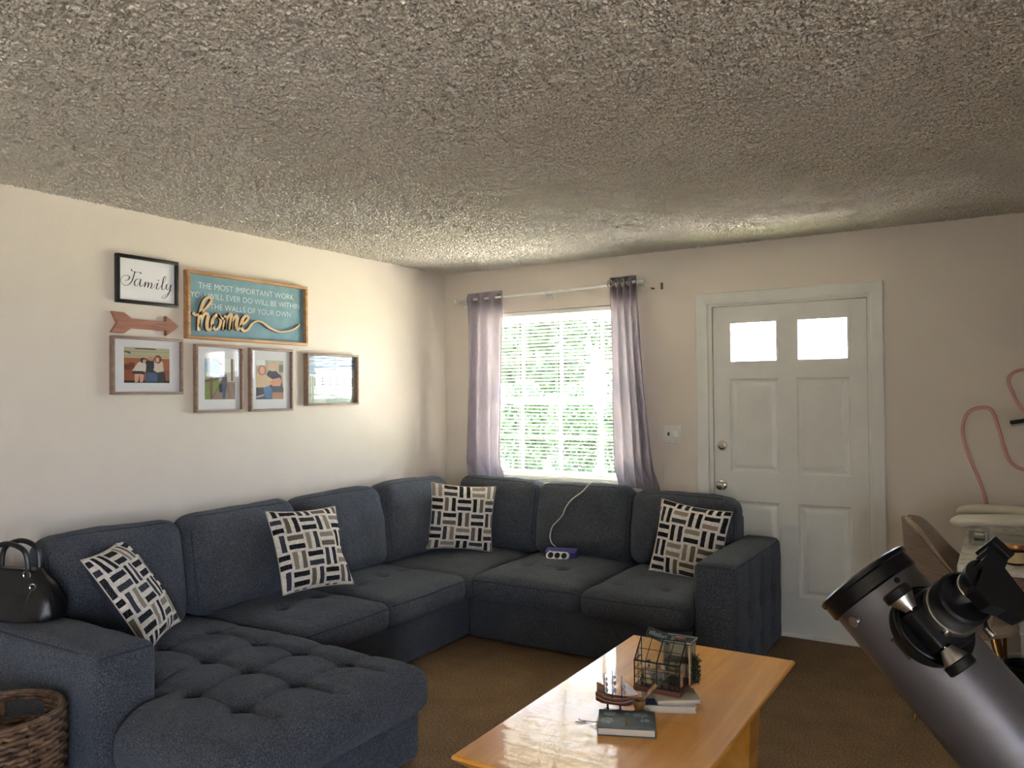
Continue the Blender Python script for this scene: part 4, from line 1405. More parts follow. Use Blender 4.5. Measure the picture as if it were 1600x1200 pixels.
# --- "home" sign
hy0, hy1, hz0, hz1 = -2.345, -1.488, 1.804, 2.171
r = picture_frame('home_sign', hy0, hy1, hz0, hz1, 0.040, 0.017, MT['oak'], 'oak framed teal sign with raised wooden word home', 'wall sign')
bd = MB().box((0.006, hy0 + 0.015, hz0 + 0.015), (0.014, hy1 - 0.015, hz1 - 0.015)).build('board', MT['teal'], r, smooth=False)
for body, y, z, w in (('THE MOST IMPORTANT WORK', -2.262, 2.082, 0.680), ('YOU WILL EVER DO WILL BE WITHIN', -2.312, 2.029, 0.775), ('THE WALLS OF YOUR OWN', -2.186, 1.973, 0.580)):
    V, F = text_mesh(body, 0.047, 0.0004, left_wall(y, z, 0.0146), w)
    MB().add(V, F).build('lettering', MT['teal_white'], bd, smooth=False)
HOME = [
 [(-2.309, 1.943), (-2.284, 1.933), (-2.245, 1.956), (-2.206, 1.994), (-2.188, 2.024), (-2.205, 2.035), (-2.233, 2.017), (-2.254, 1.969), (-2.267, 1.91), (-2.27, 1.848)],
 [(-2.267, 1.869), (-2.248, 1.922), (-2.226, 1.947), (-2.211, 1.933), (-2.219, 1.893), (-2.216, 1.862), (-2.199, 1.859), (-2.178, 1.891)],
 [(-2.149, 1.949), (-2.178, 1.922), (-2.184, 1.883), (-2.165, 1.861), (-2.14, 1.877), (-2.128, 1.915), (-2.149, 1.949), (-2.121, 1.924), (-2.098, 1.93)],
 [(-2.095, 1.945), (-2.103, 1.901), (-2.106, 1.863), (-2.093, 1.913), (-2.069, 1.953), (-2.056, 1.948), (-2.061, 1.904), (-2.063, 1.865), (-2.05, 1.916), (-2.027, 1.948), (-2.016, 1.94), (-2.022, 1.902), (-2.014, 1.871), (-1.997, 1.887)],
 [(-1.997, 1.887), (-1.96, 1.917), (-1.938, 1.944), (-1.955, 1.954), (-1.979, 1.932), (-1.99, 1.893), (-1.974, 1.867), (-1.943, 1.877), (-1.915, 1.909), (-1.88, 1.928), (-1.838, 1.925), (-1.781, 1.896), (-1.715, 1.878), (-1.647, 1.885), (-1.586, 1.905), (-1.545, 1.932)]]
mb, mbe = MB(), MB()
for i, st in enumerate(HOME):
    wf = lambda t, s: 0.013 + 0.006 * max(0.0, -t.y) - (0.004 if (i == 4 and s > 0.55) else 0)
    ribbon(mb, st, wf, 0.024, 0.031)
    ribbon(mbe, st, lambda t, s: wf(t, s) * 1.04, 0.0141, 0.0238)
w = mb.build('raised_word', MT['birch'], r, smooth=False)
mbe.build('burnt_edge', MT['birch_edge'], w, smooth=False)  # dark layer behind the letters, their shadow put into colour

# --- photographs
def ell(u, v, cu, cv, ru, rv):
    return ((u - cu) / ru) ** 2 + ((v - cv) / rv) ** 2 < 1

def paint_couch(u, v):
    c = (188, 184, 150) if v > 0.70 else (178, 104, 66)
    if v > 0.72 and int(v * 40) % 5 == 0: c = (174, 170, 138)
    if ell(u, v, 0.46, 0.965, 0.27, 0.016): c = (70, 66, 60)
    if u < 0.14 and 0.78 < v < 0.88 and abs(v - 0.88 + 2.6 * u * u) < 0.03: c = (84, 80, 72)
    if v < 0.70 and u < 0.10 + 0.0 and 0.36 < v < 0.52: c = (108, 50, 44)
    if v < 0.56 and 0.1 < u < 0.22 and v > 0.36: c = (120, 58, 48)
    if v < 0.36: c = (150, 82, 52)
    if v < 0.06: c = (40, 34, 34)
    # seated on the right
    if in_poly(u, v, [(0.62, 0.34), (0.88, 0.36), (0.92, 0.02), (0.62, 0.02)]): c = (40, 38, 42)
    if in_poly(u, v, [(0.64, 0.62), (0.72, 0.66), (0.84, 0.62), (0.87, 0.34), (0.72, 0.30), (0.62, 0.38)]): c = (222, 206, 186)
    if ell(u, v, 0.735, 0.68, 0.085, 0.12): c = (112, 70, 50)
    if ell(u, v, 0.725, 0.67, 0.042, 0.07): c = (222, 176, 150)
    # seated in the middle
    if in_poly(u, v, [(0.46, 0.30), (0.58, 0.32), (0.72, 0.26), (0.72, 0.04), (0.46, 0.02)]): c = (70, 92, 128)
    if in_poly(u, v, [(0.46, 0.62), (0.56, 0.68), (0.65, 0.62), (0.64, 0.30), (0.48, 0.30)]): c = (42, 46, 56)
    if ell(u, v, 0.572, 0.70, 0.055, 0.075): c = (206, 150, 126)
    # seated on the left
    if in_poly(u, v, [(0.22, 0.30), (0.44, 0.32), (0.40, 0.02), (0.34, 0.02), (0.33, 0.22), (0.29, 0.02), (0.22, 0.02)]): c = (220, 168, 146)
    if in_poly(u, v, [(0.18, 0.34), (0.44, 0.34), (0.44, 0.24), (0.18, 0.25)]): c = (40, 40, 48)
    if in_poly(u, v, [(0.30, 0.58), (0.42, 0.62), (0.48, 0.52), (0.46, 0.32), (0.26, 0.34), (0.17, 0.34)]): c = (228, 218, 206)
    if ell(u, v, 0.415, 0.64, 0.070, 0.075): c = (38, 32, 34)
    if ell(u, v, 0.435, 0.62, 0.040, 0.05): c = (214, 166, 146)
    return c

def paint_hall(u, v):
    if u < 0.55 and v > 0.45 + 0.1 * u: c = (110, 150, 190) if v > 0.66 - 0.1 * u else (150, 170, 140)
    elif u < 0.55 and v > 1.3 * u - 0.25: c = (128, 150, 76)
    else: c = (150, 128, 110)
    if u > 0.5 and v > 0.42: c = (206, 200, 180)
    if 0.56 < u < 0.86 and v > 0.66: c = (244, 248, 240)
    if 0.86 < u < 0.94 and v > 0.45: c = (120, 92, 70)
    if abs(v - (0.44 + 0.14 * u)) < 0.022 and u < 0.52: c = (110, 72, 48)
    if 0.17 < u < 0.25 and v > 0.02: c = (140, 96, 66)
    if abs(v - (0.98 - 0.5 * max(0, u - 0.3))) < 0.02 and u > 0.25 and u < 0.56: c = (130, 96, 72)
    if abs(v - (1.25 * u - 0.26)) < 0.018 and u < 0.55: c = (96, 70, 54)
    if u > 0.6 and v < 0.36 and int((u * 9 + v * 2)) % 2: c = (136, 114, 98)
    if in_poly(u, v, [(0.50, 0.60), (0.72, 0.62), (0.74, 0.34), (0.50, 0.34)]): c = (92, 92, 98)
    if in_poly(u, v, [(0.46, 0.38), (0.56, 0.38), (0.56, 0.16), (0.46, 0.18)]): c = (44, 44, 50)
    if in_poly(u, v, [(0.56, 0.36), (0.72, 0.36), (0.66, 0.01), (0.59, 0.01)]): c = (62, 78, 108)
    if ell(u, v, 0.60, 0.64, 0.075, 0.05): c = (176, 140, 116)
    if in_poly(u, v, [(0.44, 0.50), (0.56, 0.56), (0.56, 0.48), (0.48, 0.40)]): c = (206, 178, 150)
    return c

def paint_hug(u, v):
    c = (200, 190, 166) if int(u * 7) % 2 else (188, 176, 150)
    if u > 0.84 and 0.7 < v < 0.9: c = (120, 112, 90)
    if u < 0.34 and v > 0.86: c = (238, 246, 236)
    if in_poly(u, v, [(0.32, 0.56), (0.45, 0.74), (0.75, 0.72), (0.92, 0.60), (0.98, 0.25), (0.6, 0.20), (0.4, 0.4)]): c = (72, 72, 90)
    if ell(u, v, 0.60, 0.84, 0.12, 0.12): c = (226, 178, 140)
    if ell(u, v, 0.60, 0.94, 0.11, 0.045): c = (202, 186, 158)
    if in_poly(u, v, [(0.0, 0.30), (0.0, 0.66), (0.20, 0.72), (0.45, 0.58), (0.62, 0.50), (0.55, 0.38), (0.20, 0.28)]): c = (214, 186, 148)
    if in_poly(u, v, [(0.48, 0.44), (0.62, 0.52), (0.88, 0.56), (0.94, 0.46), (0.88, 0.34), (0.60, 0.34)]): c = (214, 150, 122)
    if ell(u, v, 0.22, 0.74, 0.15, 0.13): c = (176, 112, 88)
    if ell(u, v, 0.22, 0.74, 0.09, 0.10): c = (228, 176, 150)
    if v < 0.30: c = (60, 60, 70)
    if in_poly(u, v, [(0.26, 0.28), (0.42, 0.34), (0.56, 0.28), (0.58, 0.02), (0.32, 0.02)]): c = (78, 116, 164)
    if v < 0.18 and u > 0.58: c = (186, 134, 100)
    if u < 0.28 and abs(v - 0.05 - 0.2 * u) < 0.02: c = (190, 190, 196)
    return c

def paint_landscape(u, v):
    if v > 0.72: c = (128, 164, 196) if (int(v * 30) + int(u * 3)) % 3 else (190, 208, 218)
    elif v > 0.58: c = (206, 216, 210)
    elif v > 0.34: c = (196, 208, 194)
    elif v > 0.16: c = (206, 214, 196)
    else: c = (190, 196, 176)
    if in_poly(u, v, [(0.0, 0.62), (0.0, 0.92), (0.16, 0.72), (0.22, 0.60)]): c = (128, 156, 186)
    if in_poly(u, v, [(0.12, 0.56), (0.6, 0.62), (1.0, 0.58), (1.0, 0.34), (0.12, 0.34)]): c = (216, 214, 196)
    if 0.36 < v < 0.54 and u > 0.14 and int(u * 26) % 4 == 0: c = (140, 150, 136)
    if u < 0.16 and v < 0.56 and int(u * 40) % 2: c = (126, 156, 122)
    if v < 0.20 and abs(v - 0.14 - 0.1 * math.sin(u * 5)) < 0.03: c = (130, 162, 152)
    if v < 0.1 and u > 0.4: c = (142, 168, 150)
    return c

def photo(y0, y1, z0, z1, iy0, iy1, iz0, iz1, paint, label, depth=0.030, mat_in=True, nu=70, nv=70, bar=0.013):
    r = picture_frame('photo_frame', y0, y1, z0, z1, depth, bar, MT['taupewood'], label, 'picture', 'taupe photo frames in the lower row')
    if mat_in:
        MB().box((0.004, y0 + bar - 0.002, z0 + bar - 0.002), (0.012, y1 - bar + 0.002, z1 - bar + 0.002)).build('mat_board', MT['paper'], r, smooth=False)
        print_sheet('photo', r, MT['print'], iy0, iy1, iz0, iz1, 0.0124, paint, nu, nv)
        MB().box((0.0140, y0 + bar - 0.001, z0 + bar - 0.001), (0.0155, y1 - bar + 0.001, z1 - bar + 0.001)).build('glass', MT['glaze'], r, smooth=False)
    else:
        MB().box((0.004, y0 + bar - 0.002, z0 + bar - 0.002), (0.0105, y1 - bar + 0.002, z1 - bar + 0.002)).build('backing', MT['paper'], r, smooth=False)
        print_sheet('art_print', r, MT['print'], y0 + bar - 0.002, y1 - bar + 0.002, z0 + bar - 0.002, z1 - bar + 0.002, 0.011, paint, nu, nv)
        MB().box((0.0125, y0 + bar - 0.001, z0 + bar - 0.001), (0.014, y1 - bar + 0.001, z1 - bar + 0.001)).build('glass', MT['artglass'], r, smooth=False)
    return r
MT['artglass'] = glass_mat('glossy_art_glass', refl=0.045, rough=0.02)
photo(-2.760, -2.366, 1.507, 1.796, -2.690, -2.437, 1.566, 1.744, paint_couch, 'wide photo of three people on an orange couch, white mat', nu=80, nv=60)
photo(-2.288, -1.975, 1.407, 1.778, -2.222, -2.022, 1.478, 1.705, paint_hall, 'tall photo of a standing person by a glass railing, white mat', nu=60, nv=80)
photo(-1.922, -1.602, 1.404, 1.774, -1.872, -1.665, 1.476, 1.705, paint_hug, 'tall photo of two people hugging, white mat, third of the row', nu=60, nv=80)
photo(-1.492, -1.031, 1.431, 1.761, 0, 0, 0, 0, paint_landscape, 'pale blue and green landscape print in deep frame nearest the corner', depth=0.040, mat_in=False, nu=90, nv=70)

# ================================================================== COFFEE TABLE
TZ = 0.400
ct = thing('coffee_table', (2.63, -2.37, 0), 'glossy honey maple coffee table in front of the sofa', 'coffee table')
tx0, tx1, ty0, ty1 = 2.272, 2.978, -3.075, -1.680
prof = [(0.0, TZ - 0.012), (0.004, TZ - 0.002), (0.010, TZ)]
V, F = [], []
levels = [(0.045, TZ - 0.050), (0.004, TZ - 0.016), (0.0, TZ - 0.012), (0.002, TZ - 0.003), (0.006, TZ)]
for d, z in levels:
    V += [(tx0 + d, ty0 + d, z), (tx1 - d, ty0 + d, z), (tx1 - d, ty1 - d, z), (tx0 + d, ty1 - d, z)]
for i in range(len(levels) - 1):
    for k in range(4):
        l = (k + 1) % 4
        F.append((4 * i + k, 4 * i + l, 4 * i + 4 + l, 4 * i + 4 + k))
F += [(3, 2, 1, 0), tuple(4 * (len(levels) - 1) + k for k in range(4))]
MB().add(V, F).build('table_top', MT['maple'], ct, ang=30)
for yc in (-1.90, -2.86):
    V = [(2.40, yc - 0.06, 0), (2.86, yc - 0.06, 0), (2.86, yc + 0.06, 0), (2.40, yc + 0.06, 0),
         (2.38, yc - 0.08, TZ - 0.051), (2.88, yc - 0.08, TZ - 0.051), (2.88, yc + 0.08, TZ - 0.051), (2.38, yc + 0.08, TZ - 0.051)]
    F = [(3, 2, 1, 0), (4, 5, 6, 7), (0, 1, 5, 4), (1, 2, 6, 5), (2, 3, 7, 6), (3, 0, 4, 7)]
    MB().add(V, F).build('leg', MT['maple'], ct, smooth=False)
MB().box((2.58, -2.80, 0.10), (2.68, -1.96, 0.22)).build('stretcher', MT['maple'], ct, smooth=False)

# ---- books
pages = mat('book_pages', rgb(214, 204, 186), 0.9, var=0.05, stretch=(1, 1, 60), vscale=20)
def book(center, xdir, w, d, t, cover, label, extra=None):
    x = Vector((xdir[0], xdir[1], 0)).normalized(); y = Vector((-x.y, x.x, 0))
    M = frame(center, x, y, (0, 0, 1))
    r = thing('book', center, label, 'book', 'books on the coffee table')
    ct_ = 0.003
    MB().rbox((0, 0, t - ct_ / 2), (w, d, ct_), 0.001, M, seg=1).build('front_board', cover, r)
    MB().rbox((0, 0, ct_ / 2), (w, d, ct_), 0.001, M, seg=1).build('back_board', cover, r)
    MB().rbox((-w / 2 + ct_ / 2, 0, t / 2), (ct_, d, t - 2 * ct_), 0.001, M, seg=1).build('spine', cover, r)
    MB().box((-w / 2 + ct_, -d / 2 + 0.004, ct_), (w / 2 - 0.004, d / 2 - 0.004, t - ct_), M).build('page_block', pages, r, smooth=False)
    if extra:
        extra(M, r, t)
    return r
greyc = mat('slate_floral_cover', rgb(78, 90, 94), 0.5, var=0.12, vscale=30)
flower = mat('pale_flower_print', rgb(128, 142, 144), 0.5, var=0.2, vscale=90)
gold = mat('gold_stamp', rgb(190, 156, 90), 0.35, 0.8)
def floral(M, r, t):
    for (a, b, ru, rv, s) in ((-0.055, 0.040, 0.024, 0.02, 1), (-0.064, -0.015, 0.024, 0.026, 2), (0.045, 0.040, 0.030, 0.022, 3), (0.058, -0.005, 0.018, 0.014, 4), (0.0, 0.045, 0.012, 0.012, 5)):
        mb = MB()
        for layer, k in ((1.0, 0.0002), (0.6, 0.0005), (0.25, 0.0008)):
            poly = []
            for i in range(40):
                an = 2 * PI * i / 40
                q = layer * (0.86 + 0.14 * math.cos(an * 7 + s))
                poly.append((a + ru * q * math.cos(an), b + rv * q * math.sin(an)))
            mb.prism(poly, t - 0.0005, t + k, M)
        mb.build('flower_print', flower, r, smooth=False)
    mb = MB()
    pts = [(0.004 + 0.006 * math.sin(k * 1.9), -0.052 + 0.004 * k, t + 0.0006) for k in range(14)]
    mb.tube([M @ Vector(p) for p in smooth_path(pts, 3)], 0.0009, 5)
    mb.build('gilt_scribble', gold, r)
book((2.650, -2.622, TZ), (0.92, 0.39), 0.185, 0.150, 0.026, greyc, 'slate grey book with pale flowers lying nearest the table front', floral)
white_cov = mat('pale_book_cover', rgb(206, 200, 196), 0.5, var=0.04)
blue_cov = mat('cream_book_cover', rgb(196, 182, 160), 0.5, var=0.06)
navy = mat('navy_print', rgb(40, 58, 110), 0.5, var=0.1)
def blue_patch(M, r, t):
    MB().box((-0.085, -0.058, t), (-0.030, 0.0, t + 0.0006), M).build('blue_print', navy, r, smooth=False)
book((2.700, -2.380, TZ), (0.90, 0.43), 0.180, 0.135, 0.022, white_cov, 'pale book under the miniature greenhouse, bottom of the stack', blue_patch)
book((2.722, -2.362, TZ + 0.0226), (0.83, 0.56), 0.150, 0.110, 0.014, blue_cov, 'cream book directly beneath the miniature greenhouse')
# twine bookmark
o = MB().tube(smooth_path([(2.565, -2.655, TZ + 0.012), (2.548, -2.660, TZ + 0.010), (2.520, -2.650, TZ + 0.003), (2.500, -2.655, TZ + 0.003), (2.486, -2.645, TZ + 0.004)], 5), 0.0012, 6)
o.tube(smooth_path([(2.520, -2.650, TZ + 0.003), (2.505, -2.668, TZ + 0.003), (2.488, -2.672, TZ + 0.003)], 4), 0.0012, 6)
o = o.build('bookmark_cord', MT['ink'], None, origin=(2.52, -2.655, TZ))
tag(o, 'thin dark forked cord trailing from the slate grey book', 'bookmark')

# ---- miniature greenhouse diorama
GZ = TZ + 0.0372
gx = Vector((0.9992, 0.04, 0)); gy = Vector((-0.04, 0.9992, 0))
GM = frame((2.662, -2.345, GZ), gx, gy, (0, 0, 1))
gh = thing('miniature_greenhouse', (2.655, -2.345, GZ), 'miniature wire and glass greenhouse diorama with tiny plants on books', 'diorama')
wire = mat('black_wire', rgb(22, 20, 20), 0.4, var=0.1)
redwood = mat('red_brown_base', rgb(104, 62, 48), 0.6, var=0.12, vscale=40)
dgreen = mat('dark_moss', rgb(42, 56, 38), 0.9, var=0.3, vscale=90)
mosslight = mat('dusty_green_leaves', rgb(84, 100, 74), 0.9, var=0.3, vscale=90)
GW, GD, GE, GT = 0.165, 0.075, 0.105, 0.170       # width, depth, eave, ridge height
hw = GW / 2
MB().rbox((0, 0.03, 0.009), (GW + 0.006, 0.165, 0.018), 0.002, GM, seg=1).build('base_tray', redwood, gh)
fr = MB()
def wirebar(a, b, r=0.0013):
    fr.tube([GM @ Vector(a), GM @ Vector(b)], r, 5)
y0, y1 = -0.045, 0.030
zb = 0.018
rx = [-hw + GW * k / 4 for k in range(5)]
for k, x in enumerate(rx):
    r_ = 0.0025 if k in (0, 2, 4) else 0.0014
    wirebar((x, y0, zb), (x, y0, GE), r_); wirebar((x, y0, GE), (x, y1, GT), r_)
for z, r_ in ((zb, 0.002), (zb + 0.029, 0.0014), (zb + 0.058, 0.0014), (GE, 0.0032)):
    wirebar((-hw, y0, z), (hw, y0, z), r_)
    wirebar((-hw, y0, z), (-hw, y1, z), r_)
wirebar((-hw, (y0 + y1) / 2, (GE + GT) / 2), (hw, (y0 + y1) / 2, (GE + GT) / 2), 0.0011)
wirebar((-hw, y1, GT), (hw, y1, GT), 0.0022)
wirebar((-hw, y1, zb), (-hw, y1, GT), 0.0018); wirebar((hw, y1, zb), (hw, y1, GT), 0.0018)
wirebar((-hw, (y0 + y1) / 2, zb), (-hw, (y0 + y1) / 2, (GE + GT) / 2), 0.0011)
fr.build('wire_frame', wire, gh)
for i in range(4):
    for j in range(3):
        z0 = zb + 0.029 * j
        MB().box((rx[i] + 0.001, y0 - 0.0004, z0 + 0.001), (rx[i + 1] - 0.001, y0 + 0.0004, min(z0 + 0.028, GE - 0.002)), GM).build('pane', MT['acrylic'], gh, smooth=False)
    for j in range(2):
        ya, yb = y0 + 0.0375 * j, y0 + 0.0375 * (j + 1)
        za, zc = GE + 0.0325 * j, GE + 0.0325 * (j + 1)
        MB().add([(rx[i] + 0.001, ya, za), (rx[i + 1] - 0.001, ya, za), (rx[i + 1] - 0.001, yb, zc), (rx[i] + 0.001, yb, zc),
                  (rx[i] + 0.001, ya + 0.0008, za - 0.0008), (rx[i + 1] - 0.001, ya + 0.0008, za - 0.0008), (rx[i + 1] - 0.001, yb + 0.0008, zc - 0.0008), (rx[i] + 0.001, yb + 0.0008, zc - 0.0008)],
                 [(0, 1, 2, 3), (7, 6, 5, 4), (0, 4, 5, 1), (1, 5, 6, 2), (2, 6, 7, 3), (3, 7, 4, 0)], GM).build('roof_pane', MT['acrylic'], gh, smooth=False)
# things inside
rnd = random.Random(4)
def tiny_plant(x, y, z, h, m, r=0.012):
    mb = MB().lathe([(0.0045, 0), (0.006, 0.009), (0.005, 0.009), (0.0045, 0.006), (0, 0.006)], 10, GM @ Matrix.Translation((x, y, z)), 0)
    for _ in range(40):
        d = Vector((rnd.gauss(0, 1), rnd.gauss(0, 1), rnd.gauss(0, 1))).normalized() * rnd.uniform(0.3, 1)
        p = Vector((x + d.x * r, y + d.y * r, z + 0.009 + h / 2 + d.z * h / 2))
        a = Vector((rnd.uniform(-1, 1), rnd.uniform(-1, 1), rnd.uniform(-1, 1))).normalized() * 0.004
        b = a.cross(Vector((rnd.uniform(-1, 1), rnd.uniform(-1, 1), 0.3))).normalized() * 0.002
        mb.add([p - a, p + b, p + a, p - b], [(0, 1, 2, 3)], GM, 1)
    mb.build('tiny_plant', [redwood, m], gh, smooth=False, fix=False)
for (x, y, z, h, m) in ((-0.060, -0.03, zb, 0.03, mosslight), (-0.02, -0.028, zb, 0.04, dgreen), (0.018, -0.032, zb, 0.035, mosslight), (0.05, -0.028, zb, 0.05, dgreen), (0.068, -0.03, zb, 0.065, dgreen),
                        (0.02, 0.012, zb + 0.05, 0.03, mosslight), (0.055, 0.012, zb + 0.05, 0.05, dgreen), (-0.05, 0.012, zb + 0.05, 0.02, dgreen)):
    tiny_plant(x, y, z, h, m)
MB().box((-0.075, 0.0, zb + 0.046), (0.075, 0.024, zb + 0.050), GM).box((-0.073, 0.002, zb), (-0.069, 0.022, zb + 0.046), GM).box((0.069, 0.002, zb), (0.073, 0.022, zb + 0.046), GM).build('tiny_bench', MT['oak'], gh, smooth=False)
for k, (x, h) in enumerate(((-0.055, 0.016), (-0.03, 0.020), (-0.012, 0.014), (0.005, 0.018))):
    MB().rbox((x, 0.012, zb + 0.05 + h / 2), (0.012, 0.010, h), 0.001, GM, seg=1).build('tiny_box', (MT['paper'], MT['birch'], MT['rosewood'], MT['white'])[k], gh)
MB().rbox((-0.045, -0.005, zb + 0.012), (0.03, 0.022, 0.024), 0.003, GM).build('tiny_chair', MT['birch'], gh)
# the little house behind
hm = mat('dark_green_house', rgb(52, 62, 56), 0.7, var=0.2, vscale=60)
cream = mat('miniature_cream_wall', rgb(190, 170, 138), 0.7, var=0.1, vscale=60)
pink = mat('terracotta_lid', rgb(150, 110, 98), 0.7, var=0.1, vscale=60)
hx0, hx1, hy0_, hy1_ = -0.005, hw + 0.012, 0.036, 0.108
HT = 0.158
MB().box((hx0, hy0_, zb), (hx0 + 0.005, hy1_, HT), GM).box((hx1 - 0.005, hy0_, zb), (hx1, hy1_, 0.055), GM).box((hx1 - 0.005, hy0_, 0.125), (hx1, hy1_, HT), GM).box((hx1 - 0.005, hy0_, 0.055), (hx1, hy0_ + 0.02, 0.125), GM).box((hx1 - 0.005, hy1_ - 0.02, 0.055), (hx1, hy1_, 0.125), GM).box((hx0, hy1_ - 0.004, zb), (hx1, hy1_, HT), GM).build('house_wall', cream, gh, smooth=False)
MB().box((hx0, hy0_, 0.09), (hx1 - 0.006, hy1_ - 0.005, 0.093), GM).build('upper_floor', redwood, gh, smooth=False)
MB().box((hx1 - 0.004, hy0_ + 0.022, 0.06), (hx1 - 0.003, hy1_ - 0.022, 0.12), GM).build('window_opening', MT['black'], gh, smooth=False)
MB().box((hx1 - 0.001, hy0_ + 0.004, zb), (hx1 + 0.003, hy1_ - 0.01, 0.055), GM).build('lower_panel', redwood, gh, smooth=False)
MB().box((hx0 - 0.006, hy0_ - 0.004, HT), (hx1 + 0.006, hy1_ + 0.006, HT + 0.004), GM).build('flat_roof', hm, gh, smooth=False)
mb = MB()
for lo, hi in (((hx0 - 0.006, hy0_ - 0.004, HT + 0.004), (hx1 + 0.006, hy0_ - 0.001, HT + 0.010)), ((hx0 - 0.006, hy1_ + 0.003, HT + 0.004), (hx1 + 0.006, hy1_ + 0.006, HT + 0.010)),
               ((hx0 - 0.006, hy0_ - 0.001, HT + 0.004), (hx0 - 0.003, hy1_ + 0.003, HT + 0.010)), ((hx1 + 0.003, hy0_ - 0.001, HT + 0.004), (hx1 + 0.006, hy1_ + 0.003, HT + 0.010))):
    mb.box(lo, hi, GM)
mb.build('roof_edge', mat('pale_roof_edge', rgb(150, 156, 150), 0.6, var=0.05), gh, smooth=False)
MB().rbox((0.050, 0.076, HT + 0.009), (0.040, 0.022, 0.010), 0.001, GM, seg=1).build('skylight', pink, gh)
Ms = GM @ Matrix.Translation((-0.028, 0.060, HT + 0.012)) @ Matrix.Rotation(0.25, 4, 'Y') @ Matrix.Rotation(-0.35, 4, 'X')
sg = MB().rbox((0, 0, 0), (0.090, 0.004, 0.036), 0.001, Ms, seg=1).build('sign_board', hm, gh)
mb = MB()
for k in range(9):
    mb.box((-0.034 + k * 0.0075, -0.0026, -0.006), (-0.030 + k * 0.0075, -0.0020, 0.006 + 0.002 * (k % 3)), Ms)
mb.build('sign_marks', mat('pale_sign_marks', rgb(150, 162, 158), 0.6), sg, smooth=False)
mb = MB().cyl(GM @ Vector((-0.028, 0.070, HT + 0.002)), GM @ Vector((-0.028, 0.062, HT + 0.012)), 0.002, n=6)
mb.build('sign_post', wire, gh)
mb = MB()
rnd = random.Random(9)
for _ in range(800):
    t = rnd.random()
    c = Vector((hx1 + 0.006, 0.070, 0.022 + 0.085 * t))
    d = Vector((rnd.gauss(0, 0.008), rnd.gauss(0, 0.013), rnd.gauss(0, 0.007)))
    p = c + d
    q = p + Vector((rnd.uniform(-0.003, 0.013), rnd.uniform(-0.010, 0.010), rnd.uniform(-0.008, 0.010)))
    s = Vector((rnd.uniform(-1, 1), rnd.uniform(-1, 1), rnd.uniform(-1, 1))) * 0.0030
    mb.add([p - s, p + s, q], [(0, 1, 2)], GM)
mb.build('climbing_foliage', dgreen, gh, smooth=False, fix=False)['kind'] = 'stuff'

# ---- model ship
sx = Vector((0.985, 0.17, 0)); sy = Vector((-0.17, 0.985, 0))
SMx = frame((2.565, -2.530, TZ), sx, sy, (0, 0, 1))
sh = thing('model_ship', (2.565, -2.530, TZ), 'small wooden three masted model sailing ship on a stand', 'model ship')
hull_m = mat('dark_mahogany_hull', rgb(88, 50, 38), 0.4, var=0.15, stretch=(2, 30, 30), vscale=10)
deck_m = mat('pale_deck', rgb(160, 128, 92), 0.6, var=0.1, vscale=60)
sail_m = mat('rolled_sail_cloth', rgb(196, 192, 186), 0.8, var=0.1, vscale=50)
def hull(u, v):
    x = -0.064 + 0.128 * u
    w = 0.017 * (1 - abs(2 * u - 0.92) ** 2.6 * 0.95) if u < 0.99 else 0.0
    w = max(w, 0.0008)
    if u < 0.06: w = max(w, 0.009)
    sheer = 0.010 * (2 * u - 1) ** 2 + (0.004 if u < 0.25 else 0)
    top = 0.052 + sheer
    keel = 0.026 + 0.010 * max(0, (u - 0.75) / 0.25) ** 2 + 0.006 * max(0, (0.15 - u) / 0.15)
    a = PI * v
    return Vector((x, -w * math.cos(a), keel + (top - keel) * (1 - math.sin(a) ** 0.8)))
mb = MB().sheet(hull, 24, 12, SMx)
mb.build('hull', hull_m, sh, ang=60)
MB().sheet(lambda u, v: Vector((hull(u, 0).x, (2 * v - 1) * -hull(u, 0).y * 0.97, hull(u, 0).z - 0.004)), 24, 2, SMx).build('deck', deck_m, sh, fix=True)
for v in (0.0, 1.0):
    MB().tube([SMx @ hull(k / 24, v) for k in range(25)], 0.0012, 5).build('gunwale', deck_m, sh)
MB().tube([SMx @ (hull(k / 24, 0.13) + Vector((0, -0.0006, 0))) for k in range(25)], 0.0008, 5).build('hull_stripe', sail_m, sh)
masts = [(-0.035, 0.128), (-0.006, 0.140), (0.026, 0.126)]
for mx, mh in masts:
    m = MB().tube([SMx @ Vector((mx, 0, 0.046)), SMx @ Vector((mx, 0, mh))], [0.0016, 0.0009], 6).build('mast', hull_m, sh)
    for k, (f, s) in enumerate(((0.30, 0.016), (0.56, 0.013), (0.80, 0.009))):
        z = 0.055 + (mh - 0.055) * f
        MB().tube([SMx @ Vector((mx, -s, z)), SMx @ Vector((mx, s, z))], 0.0007, 5).build('yard', hull_m, m)
        def sl(u, v, z=z, s=s):
            return Vector((mx + 0.004 + 0.006 * math.sin(PI * v), (2 * u - 1) * s * 0.95, z - 0.020 * v * (s / 0.016)))
        MB().sheet(sl, 6, 5, SMx).build('sail', sail_m, m, fix=False)
MB().sheet(lambda u, v: Vector((-0.036 - 0.026 * u, 0.001 * math.sin(PI * v), 0.066 + 0.022 * v + 0.008 * u * v)), 4, 4, SMx).build('stern_sail', mat('striped_brown_sail', rgb(120, 92, 76), 0.8, var=0.3, stretch=(1, 1, 30), vscale=12), sh, fix=False)
MB().tube([SMx @ Vector((0.056, 0, 0.058)), SMx @ Vector((0.092, 0, 0.074))], [0.0014, 0.0007], 6).build('bowsprit', hull_m, sh)
